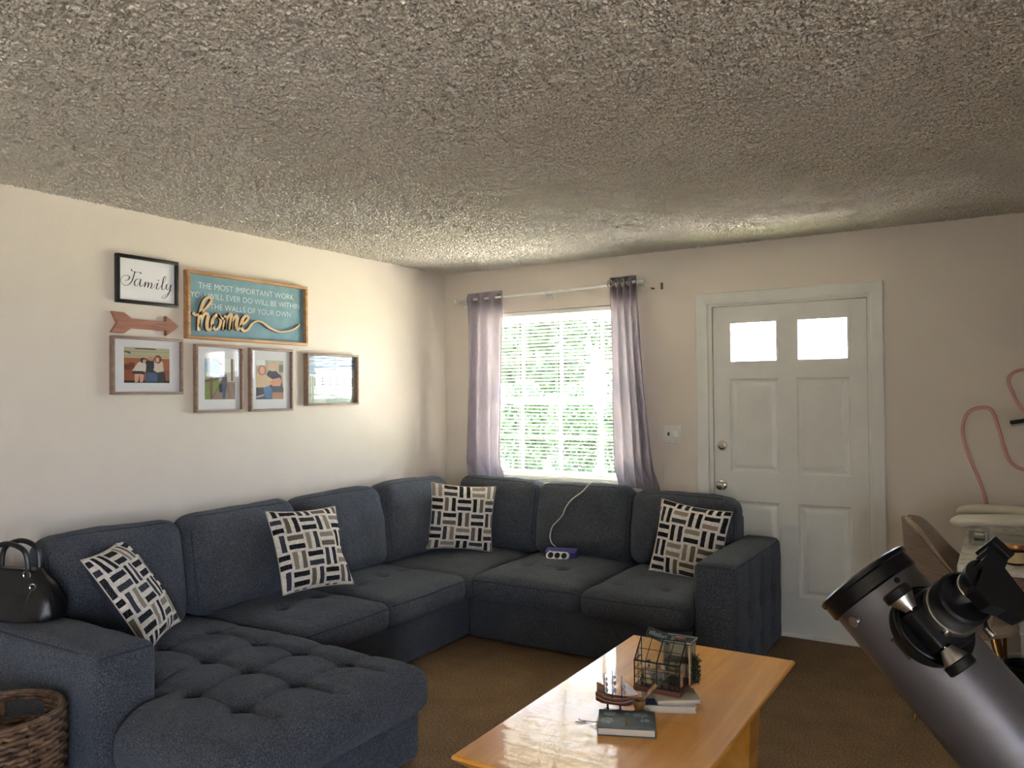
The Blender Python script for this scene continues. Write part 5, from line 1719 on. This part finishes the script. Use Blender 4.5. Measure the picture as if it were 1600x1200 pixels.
for k in range(3):
    a, b, c = Vector((0.030, 0, 0.116 - 0.022 * k)), Vector((0.088 - 0.012 * k, 0, 0.072 - 0.003 * k)), Vector((0.050 - 0.006 * k, 0.002, 0.066))
    MB().add([SMx @ a, SMx @ b, SMx @ c], [(0, 1, 2)]).build('jib_sail', sail_m, sh, smooth=False, fix=False)
mb = MB()
for mx, mh in masts:
    for s in (-1, 1):
        for dx in (-0.008, 0.006):
            mb.tube([SMx @ Vector((mx, 0, mh * 0.92)), SMx @ Vector((mx + dx, s * 0.014, 0.054))], 0.0003, 4)
mb.tube([SMx @ Vector((0.026, 0, 0.124)), SMx @ Vector((0.090, 0, 0.073))], 0.0003, 4)
mb.build('rigging', wire, sh)
for x in (-0.024, 0.020):
    MB().lathe([(0.005, 0.007), (0.0055, 0.012), (0.003, 0.018), (0.0045, 0.024), (0.002, 0.030)], 10, SMx @ Matrix.Translation((x, 0, 0))).build('stand_post', hull_m, sh)
MB().rbox((0, 0, 0.004), (0.078, 0.022, 0.008), 0.0015, SMx, seg=1).build('stand_base', hull_m, sh)

# ---- small wooden mortar and pestle
mo = (2.640, -2.495, TZ)
mp = thing('mortar_and_pestle', mo, 'small turned wooden mortar with pestle beside the model ship', 'mortar')
mw = wood_material('olive_wood', rgb(96, 66, 38), rgb(134, 98, 58), rgb(164, 124, 78), 0.45, axis=2, scale=8)
MB().lathe([(0.0, 0.0), (0.020, 0.0), (0.021, 0.005), (0.014, 0.011), (0.016, 0.019), (0.022, 0.033), (0.0235, 0.047), (0.021, 0.047), (0.016, 0.030), (0.0, 0.022)], 26, Matrix.Translation(mo)).build('bowl', mw, mp)
M0 = Vector(mo)
pa, pb = M0 + Vector((0.000, 0.003, 0.030)), M0 + Vector((0.046, 0.042, 0.092))
MB().tube([pa, pa.lerp(pb, 0.12), pa.lerp(pb, 0.3), pa.lerp(pb, 0.85), pb], [0.008, 0.009, 0.006, 0.008, 0.006], 12).build('pestle', mw, mp)

# ================================================================== TELESCOPE
TC = Vector([3.5025141489202483, -3.567259950028085, 1.1718854131339804])
ta = Vector([0.675322592720371, -0.13678273327409812, -0.7247274519703961]).normalized(); tn = Vector([0.4990824917502917, -0.6387296809578373, 0.5856116982197498]); tn = (tn - ta * tn.dot(ta)).normalized(); tyv = ta.cross(tn)
TM = frame(TC, tn, tyv, ta)
TL = 0.66
apex = TC + ta * 0.46 - tn * 0.02
apex = Vector((apex.x, apex.y, apex.z - 0.16))
te = thing('telescope', (apex.x, apex.y, 0), 'silver grey reflector telescope with black focuser on a tripod', 'telescope')
RT = 0.0775
MB().lathe([(RT, 0.022), (RT, TL - 0.03), (RT - 0.004, TL - 0.03), (RT - 0.004, 0.022)], 72, TM, closed=True).build('tube', MT['silver'], te, ang=30)
MB().lathe([(RT - 0.006, 0.02), (RT - 0.006, TL - 0.05), (0.0, TL - 0.05)], 40, TM).build('tube_lining', MT['scopeblack'], te)
MB().lathe([(RT + 0.002, 0.031), (RT + 0.0045, 0.028), (RT + 0.0045, 0.008), (RT + 0.0075, 0.005), (RT + 0.0075, -0.001), (RT + 0.003, -0.004), (RT - 0.008, -0.004), (RT - 0.0035, 0.031)], 72, TM, closed=True).build('front_ring', MT['blackgloss'], te, ang=35)
MB().lathe([(RT + 0.004, TL - 0.045), (RT + 0.004, TL), (0.0, TL + 0.004)], 48, TM).build('rear_cell', MT['blackgloss'], te)
def radial(ang, z, r0, prof, name, m, n=16):
    d = tn * math.cos(ang) + tyv * math.sin(ang)
    t2 = ta.cross(d)
    M = frame(TC + d * r0 + ta * z, ta, t2, d)
    return MB().lathe(prof, n, M).build(name, m, te)
radial(0.12, 0.0385, RT, [(0.0045, -0.002), (0.0045, 0.002), (0, 0.0022)], 'tube_screw', MT['scopeblack'])
radial(1.35, 0.050, RT, [(0.004, -0.004), (0.004, 0.004), (0.009, 0.004), (0.009, 0.010), (0, 0.011)], 'side_bolt', MT['chrome'])
# tiny dark lettering along the tube (unreadable in the photograph)
mb = MB()
for k in range(9):
    ang, z = 0.98, 0.103 + k * 0.0042
    d = tn * math.cos(ang) + tyv * math.sin(ang)
    M = frame(TC + d * (RT + 0.0002) + ta * z, ta, ta.cross(d), d)
    w = 0.0022 if k else 0.0045
    mb.box((-0.0019, -w, -0.0006), (0.0018, w, 0.0003), M)
mb.build('maker_marks', MT['ink'], te, smooth=False)

# focuser: its own local frame, z' = tn (out of the tube), x' = tyv, y' = ta
def fz(y, z):
    o = TC + tyv * y + ta * z
    return frame(o, tyv, ta, tyv.cross(ta)) if tyv.cross(ta).dot(tn) > 0 else frame(o, ta, tyv, tn)
FZ = 0.1193
fo = MB().lathe([(0.058, 0.060), (0.061, 0.074), (0.061, 0.084), (0.056, 0.088), (0.0, 0.088)], 48, fz(0.018, FZ)).build('focuser_flange', MT['scopeblack'], te, ang=35)
MB().lathe([(0.061, 0.080), (0.0625, 0.082), (0.0625, 0.0845), (0.061, 0.0865)], 48, fz(0.018, FZ)).build('flange_lip', MT['blackgloss'], fo)
body = MB().lathe([(0.047, 0.086), (0.047, 0.112), (0.044, 0.118), (0.0, 0.118)], 40, fz(0.014, FZ - 0.001)).build('focuser_body', MT['scopeblack'], te, ang=35)
MB().rbox((0.0, 0.0, 0.104), (0.050, 0.066, 0.030), 0.006, fz(0.038, 0.1185)).build('rack_housing', MT['scopeblack'], body)
KY, KX, KZ = 0.054, 0.115, 0.1185
def along(z, prof, name, m, parent):
    M = frame(TC + tn * KX + tyv * KY + ta * z, tn, tyv, ta)
    return MB().lathe(prof, 28, M).build(name, m, parent, ang=35)
along(KZ, [(0.0024, -0.040), (0.0024, 0.040)], 'knob_shaft', MT['chrome'], te)
for s in (-1, 1):
    k = along(KZ, [(0.010, s * 0.034), (0.0105, s * 0.036), (0.0195, s * 0.053), (0.0195, s * 0.054), (0.0, s * 0.054)], 'focus_knob', MT['steel'], te)
    along(KZ, [(0.0205, s * 0.054), (0.0225, s * 0.0555), (0.0225, s * 0.067), (0.0205, s * 0.069), (0.0, s * 0.069)], 'rubber_grip', MT['scopeblack'], k)
MB().lathe([(0.040, 0.117), (0.0415, 0.119), (0.0415, 0.131), (0.040, 0.133), (0.0, 0.133)], 40, fz(0.005, 0.116)).build('silver_collar', MT['steel'], te, ang=35)
for a_ in (0.5, 2.2, 3.6):
    d = tyv * math.cos(a_) + ta * math.sin(a_)
    p = TC + tn * 0.125 + tyv * 0.005 + ta * 0.116 + d * 0.041
    MB().cyl(p, p + d * 0.006, 0.0035, 0.003, 10).build('set_screw', MT['chrome'], te)
MB().lathe([(0.039, 0.132), (0.040, 0.134), (0.040, 0.158), (0.036, 0.162), (0.0, 0.162)], 40, fz(0.000, 0.114)).build('draw_tube', MT['scopeblack'], te, ang=35)
MB().lathe([(0.021, 0.160), (0.021, 0.172), (0.0225, 0.173), (0.0225, 0.176), (0.021, 0.177)], 32, fz(-0.010, 0.108)).build('eyepiece_ring', MT['chrome'], te)
MB().lathe([(0.020, 0.174), (0.026, 0.196), (0.026, 0.204), (0.0, 0.204)], 32, fz(-0.014, 0.106)).build('eyepiece', MT['scopeblack'], te)
poly = [(-0.0659, 0.0738), (-0.068, 0.104), (-0.0465, 0.1127), (-0.0411, 0.142), (-0.0407, 0.1614), (-0.018, 0.1786), (-0.0048, 0.1755), (0.0049, 0.1553), (0.0195, 0.1388), (0.0183, 0.1126), (0.0045, 0.1059), (-0.0179, 0.097), (-0.0142, 0.0894), (-0.0407, 0.0856), (-0.0432, 0.0801)]
Mp = frame(TC, tyv, ta, tyv.cross(ta))
sgn = 1.0 if tyv.cross(ta).dot(tn) > 0 else -1.0
mb = MB().prism(poly, sgn * 0.186, sgn * 0.212, Mp)
ad = mb.build('phone_adapter', MT['scopeblack'], te, smooth=False)
e0, e1 = Vector((poly[0][0], poly[0][1], 0)), Vector((poly[1][0], poly[1][1], 0))
dirx = (e1 - e0).normalized()
Mc = Mp @ frame((e0 + e1) / 2 + Vector((0, 0, sgn * 0.200)), dirx, Vector((-dirx.y, dirx.x, 0)), (0, 0, 1))
MB().rbox((0, -0.004, 0), (0.034, 0.014, 0.044), 0.002, Mc).build('clamp_jaw', MT['scopeblack'], ad)
radk = TC + tn * 0.135 + tyv * -0.01 + ta * 0.1631
MB().tube([radk - tyv * 0.012 - ta * 0.01, radk, radk + ta * 0.012], [0.003, 0.006, 0.006], 12).build('lock_screw', MT['chrome'], te)
# tube rings, mount and tripod (below the picture edge)
for z in (0.38, 0.54):
    MB().lathe([(RT + 0.001, z - 0.012), (RT + 0.008, z - 0.012), (RT + 0.008, z + 0.012), (RT + 0.001, z + 0.012)], 48, TM, closed=True).build('tube_ring', MT['blackgloss'], te, ang=35)
low = TC + ta * 0.46
dn = (Vector((0, 0, -1)) - ta * Vector((0, 0, -1)).dot(ta)).normalized()
Md = frame(low + dn * (RT + 0.014), ta, dn.cross(ta), dn)
MB().rbox((0, 0, 0), (0.24, 0.045, 0.014), 0.002, Md).build('dovetail_bar', MT['scopeblack'], te)
hd = low + dn * (RT + 0.02)
te_ap = Vector((apex.x, apex.y, 0.60))
MB().tube([hd, hd.lerp(te_ap, 0.35), te_ap + Vector((0, 0, 0.03))], [0.03, 0.034, 0.030], 20).build('mount_head', MT['scopeblack'], te)
MB().lathe([(0.06, -0.02), (0.065, 0.0), (0.055, 0.03), (0.0, 0.03)], 30, Matrix.Translation(te_ap)).build('tripod_hub', MT['scopeblack'], te)
for k in range(3):
    a_ = 0.3 + 2 * PI * k / 3
    d = Vector((math.cos(a_), math.sin(a_), 0))
    p0, p1 = te_ap + d * 0.05, Vector((te_ap.x, te_ap.y, 0)) + d * 0.40
    lg = MB().tube([p0, p0.lerp(p1, 0.55)], 0.016, 14).build('leg', MT['steel'], te)
    MB().tube([p0.lerp(p1, 0.53), p1 + Vector((0, 0, 0.02))], 0.012, 14).build('lower_leg', MT['steel'], lg)
    MB().lathe([(0.016, 0.0), (0.017, 0.02), (0.013, 0.035)], 14, Matrix.Translation(p1)).build('rubber_foot', MT['scopeblack'], lg)
MB().lathe([(0.02, 0.0), (0.16, 0.0), (0.16, 0.008), (0.0, 0.008)], 30, Matrix.Translation((te_ap.x, te_ap.y, 0.26))).build('spreader_tray', MT['scopeblack'], te)

# ================================================================== DESK CORNER
dx0, dx1, dy0, dy1, DZ = 3.535, 4.12, -1.205, -0.045, 0.75
dk = thing('vanity_desk', (3.83, -0.62, 0), 'marble topped desk with slim brass legs standing by the front door', 'desk')
MB().rbox((3.8275, -0.625, DZ - 0.012), (dx1 - dx0, dy1 - dy0, 0.024), 0.003).build('desk_top', MT['marble'], dk)
dkw = mat('brown_desk_apron', rgb(96, 74, 54), 0.5, var=0.12, stretch=(8, 1, 8))
MB().box((dx0 + 0.012, dy0 + 0.012, DZ - 0.075), (dx1 - 0.012, dy0 + 0.028, DZ - 0.0245)).build('apron', dkw, dk, smooth=False)
MB().box((dx0 + 0.012, dy0 + 0.028, DZ - 0.075), (dx0 + 0.028, dy1 - 0.012, DZ - 0.0245)).build('apron', dkw, dk, smooth=False)
for x, y in ((dx0 + 0.03, dy0 + 0.03), (dx1 - 0.03, dy0 + 0.03), (dx0 + 0.06, dy1 - 0.04), (dx1 - 0.03, dy1 - 0.04), (3.70, dy1 - 0.04), (3.80, dy1 - 0.04)):
    MB().rbox((x, y, (DZ - 0.076) / 2), (0.018, 0.018, DZ - 0.077), 0.002).build('leg', MT['brass'], dk)
MB().rbox((3.83, dy1 - 0.04, 0.06), (0.52, 0.014, 0.014), 0.002).build('rail', MT['brass'], dk)

# clear organiser box with rounded corners
def rrect(x0, x1, y0, y1, r, n=6):
    out = []
    for cx, cy, a0 in ((x1 - r, y1 - r, 0), (x0 + r, y1 - r, PI / 2), (x0 + r, y0 + r, PI), (x1 - r, y0 + r, 1.5 * PI)):
        for k in range(n + 1):
            a = a0 + PI / 2 * k / n
            out.append((cx + r * math.cos(a), cy + r * math.sin(a)))
    return out
ob = thing('organizer_box', (3.70, -0.46, DZ + 0.001), 'clear rounded plastic organizer box on the marble desk', 'storage box')
pl = rrect(3.560, 3.850, -0.66, -0.28, 0.05)
mb = MB()
n = len(pl)
V = [(x, y, DZ + 0.002) for x, y in pl] + [(x, y, DZ + 0.068) for x, y in pl]
mb.add(V, [(k, (k + 1) % n, n + (k + 1) % n, n + k) for k in range(n)] + [tuple(range(n))])
mb.build('box_wall', MT['acrylic'], ob, ang=60)
MB().tube([(x, y, DZ + 0.068) for x, y in pl], 0.003, 8, True).build('rim', MT['chrome'], ob)
MB().tube([(x, y, DZ + 0.0045) for x, y in pl], 0.0022, 6, True).build('bottom_edge', MT['acrylic'], ob)
MB().box((3.64, -0.655, DZ + 0.004), (3.643, -0.285, DZ + 0.062)).build('divider', MT['acrylic'], ob, smooth=False)
MB().rbox((3.602, -0.42, DZ + 0.020), (0.045, 0.14, 0.030), 0.004).build('grey_contents', MT['steel'], ob)
# white two pronged device on top
fk = thing('two_pronged_device', (3.72, -0.47, DZ + 0.072), 'cream white plastic device with two long prongs resting on clear box', 'device')
def prong(pts, rr):
    P = smooth_path(pts, 8)
    m = MB()
    n = len(P)
    V, F = [], []
    for i, p in enumerate(P):
        t = i / (n - 1)
        for k in range(16):
            a = 2 * PI * k / 16
            w = rr(t)
            V.append(p + Vector((0, w * 1.25 * math.cos(a), w * math.sin(a))))
    for i in range(n - 1):
        for k in range(16):
            l = (k + 1) % 16
            F.append((i * 16 + k, i * 16 + l, (i + 1) * 16 + l, (i + 1) * 16 + k))
    F += [tuple(range(16)), tuple((n - 1) * 16 + k for k in range(16))]
    return m.add(V, F)
taper = lambda t: 0.024 * min(1, (t / 0.16 + 0.02)) ** 0.5 * (1 + 0.25 * t)
prong([(3.485, -0.655, DZ + 0.108), (3.56, -0.645, DZ + 0.116), (3.70, -0.62, DZ + 0.121), (3.83, -0.56, DZ + 0.126), (3.93, -0.47, DZ + 0.126)], lambda t: 1.15 * taper(t)).build('lower_prong', MT['cream_plastic'], fk, ang=80)
prong([(3.500, -0.40, DZ + 0.124), (3.56, -0.39, DZ + 0.134), (3.70, -0.39, DZ + 0.140), (3.83, -0.42, DZ + 0.134), (3.93, -0.46, DZ + 0.126)], taper).build('upper_prong', MT['cream_plastic'], fk, ang=80)
MB().rbox((3.94, -0.465, DZ + 0.126), (0.14, 0.12, 0.062), 0.028, seg=5).build('grip', MT['cream_plastic'], fk)
MB().cyl((3.76, -0.50, DZ + 0.0715), (3.76, -0.50, DZ + 0.10), 0.010, n=12).build('support', MT['cream_plastic'], fk)
# jars
def jar(loc, r, h, body, lid, lab, label, name='candle_jar', cat='jar'):
    t = thing(name, loc, label, cat)
    M = Matrix.Translation(loc)
    MB().lathe([(0, 0), (r * 0.94, 0), (r, 0.004), (r, h * 0.72), (r * 0.9, h * 0.76), (r * 0.9, h * 0.78), (0, h * 0.78)], 32, M).build('jar_body', body, t, ang=35)
    MB().lathe([(r * 1.0, h * 0.10), (r * 1.012, h * 0.10), (r * 1.012, h * 0.64), (r * 1.0, h * 0.64)], 32, M, closed=True).build('paper_label', lab, t, ang=35)
    MB().lathe([(r * 0.97, h * 0.785), (r * 0.99, h * 0.80), (r * 0.99, h * 0.97), (r * 0.95, h), (0, h)], 32, M).build('lid', lid, t, ang=35)
amber = mat('dark_amber_glass', rgb(52, 30, 18), 0.12, var=0.1)
kraft = mat('tan_jar_label', rgb(196, 172, 128), 0.6, var=0.06, vscale=40)
copper = mat('copper_lid', rgb(190, 140, 88), 0.3, 0.9, var=0.05)
jar((3.742, -1.045, DZ + 0.0005), 0.0365, 0.084, amber, copper, kraft, 'small amber jar with copper lid and tan label on desk')
pinkm = mat('pink_lotion', rgb(214, 170, 168), 0.3, var=0.04)
jar((3.822, -1.05, DZ + 0.0005), 0.030, 0.125, pinkm, MT['plastic'], mat('blush_label', rgb(204, 160, 158), 0.5), 'pink and white lotion bottle at the photo right edge', 'lotion_bottle', 'bottle')

# desk lamp whose head reaches into view
lp = thing('desk_lamp', (4.02, -0.22, DZ), 'black and grey flat headed desk lamp at the photo right edge', 'lamp')
MB().lathe([(0.0, 0.0005), (0.075, 0.0005), (0.078, 0.006), (0.070, 0.016), (0.0, 0.018)], 36, Matrix.Translation((4.02, -0.22, DZ))).build('lamp_base', MT['black'], lp)
MB().tube(smooth_path([(4.02, -0.22, DZ + 0.017), (4.06, -0.22, 1.0), (4.05, -0.24, 1.25), (3.98, -0.27, 1.345), (3.90, -0.29, 1.348)], 6), 0.009, 12).build('lamp_arm', MT['black'], lp)
Ml = frame((3.86, -0.30, 1.338), Vector((0.98, 0, 0.17)).normalized(), (0, 1, 0), Vector((-0.17, 0, 0.98)).normalized())
MB().rbox((0, 0, 0.006), (0.245, 0.07, 0.018), 0.006, Ml).build('lamp_head', MT['black'], lp)
MB().rbox((0, 0, -0.008), (0.235, 0.06, 0.010), 0.003, Ml).build('diffuser', mat('grey_diffuser', rgb(150, 152, 156), 0.4), lp)

# rope light on the wall
ledm = mat('pink_silicone_rope', rgb(222, 164, 158), 0.45, var=0.04)
led = [(3.630, -0.01, 0.80), (3.627, -0.01, 0.863), (3.603, -0.01, 0.971), (3.562, -0.01, 1.088), (3.529, -0.01, 1.185), (3.519, -0.01, 1.274), (3.539, -0.01, 1.354), (3.584, -0.01, 1.389), (3.643, -0.01, 1.389), (3.668, -0.01, 1.354), (3.692, -0.01, 1.268), (3.711, -0.01, 1.179), (3.739, -0.01, 1.103), (3.8, -0.01, 1.065), (3.913, -0.01, 1.064), (3.97, -0.01, 1.183), (3.916, -0.01, 1.299), (3.805, -0.01, 1.37), (3.752, -0.01, 1.481), (3.738, -0.01, 1.54), (3.759, -0.01, 1.578), (3.808, -0.01, 1.596), (3.90, -0.01, 1.60)]
o = MB().tube(smooth_path(led, 6), 0.0085, 10).build('rope_light', ledm, None, origin=(3.63, 0, 0.86))
tag(o, 'thin pink unlit rope light looping on the wall above desk', 'light strip')

# barrel chair
cc = Vector((3.545, -0.80, 0))
ch = thing('barrel_chair', tuple(cc), 'taupe barrel backed chair pushed against the marble desk', 'chair')
shellm = mat('taupe_shell_veneer', rgb(128, 108, 90), 0.6, var=0.1, stretch=(1, 1, 12), vscale=10)
padm = mat('beige_upholstery', rgb(170, 150, 128), 0.9, var=0.06, vscale=120)
def shell(u, v, dr):
    a = PI + (u - 0.5) * 2 * math.radians(118)
    ph = abs(u - 0.5) * 2 * 118.0
    tt = max(0.0, min(1.0, (ph - 28.0) / 80.0))
    top = 0.885 - 0.25 * tt * tt * (3 - 2 * tt) - 0.012 * (ph / 28.0) ** 2 * (ph < 28) - 0.012 * (ph >= 28)
    z = 0.40 + (top - 0.40) * v
    rad = 0.215 + 0.03 * v + dr
    return Vector((cc.x + rad * math.cos(a), cc.y + rad * 0.98 * math.sin(a), z))
def shell_mesh(d0, d1):
    m = MB()
    m.sheet(lambda u, v: shell(u, v, d0), 40, 10); m.sheet(lambda u, v: shell(u, v, d1), 40, 10)
    m.sheet(lambda u, v: shell(u, 1.0, d0 + (d1 - d0) * v), 40, 1); m.sheet(lambda u, v: shell(u, 0.0, d0 + (d1 - d0) * v), 40, 1)
    m.sheet(lambda u, v: shell(0, u, d0 + (d1 - d0) * v), 10, 1); m.sheet(lambda u, v: shell(1, u, d0 + (d1 - d0) * v), 10, 1)
    return m
shell_mesh(0.0, 0.012).build('shell_back', shellm, ch, ang=50)
shell_mesh(-0.030, -0.0005).build('back_pad', padm, ch, ang=50)
MB().tube([shell(k / 40, 1.0, -0.012) + Vector((0, 0, 0.001)) for k in range(41)], 0.006, 8).build('edge_welt', padm, ch)
MB().lathe([(0, 0.40), (0.20, 0.40), (0.215, 0.42), (0.205, 0.455), (0.15, 0.47), (0, 0.475)], 36, Matrix.Translation(cc)).build('seat', padm, ch)
for sx_ in (-1, 1):
    for sy_ in (-1, 1):
        MB().tube([cc + Vector((0.11 * sx_, 0.11 * sy_, 0.40)), cc + Vector((0.20 * sx_, 0.20 * sy_, 0))], [0.014, 0.009], 10).build('leg', MT['brass'], ch)

# things under the desk
wb = thing('storage_bin', (3.92, -0.24, 0), 'white storage bin on the carpet under the marble desk', 'bin')
MB().rbox((3.92, -0.24, 0.135), (0.30, 0.22, 0.268), 0.012).build('bin_body', MT['white'], wb)
MB().rbox((3.92, -0.24, 0.280), (0.315, 0.235, 0.02), 0.006).build('bin_lid', MT['plastic'], wb)
tb = thing('waste_bin', (3.80, -0.80, 0), 'black waste bin with clear liner under the desk', 'waste bin')
MB().lathe([(0.0, 0.001), (0.085, 0.001), (0.108, 0.26), (0.103, 0.26), (0.080, 0.012), (0, 0.012)], 32, Matrix.Translation((3.80, -0.80, 0))).build('bin_body', MT['black'], tb)
MB().lathe([(0.100, 0.20), (0.106, 0.268), (0.112, 0.272), (0.114, 0.262), (0.112, 0.225)], 32, Matrix.Translation((3.80, -0.80, 0))).build('clear_liner', MT['acrylic'], tb)
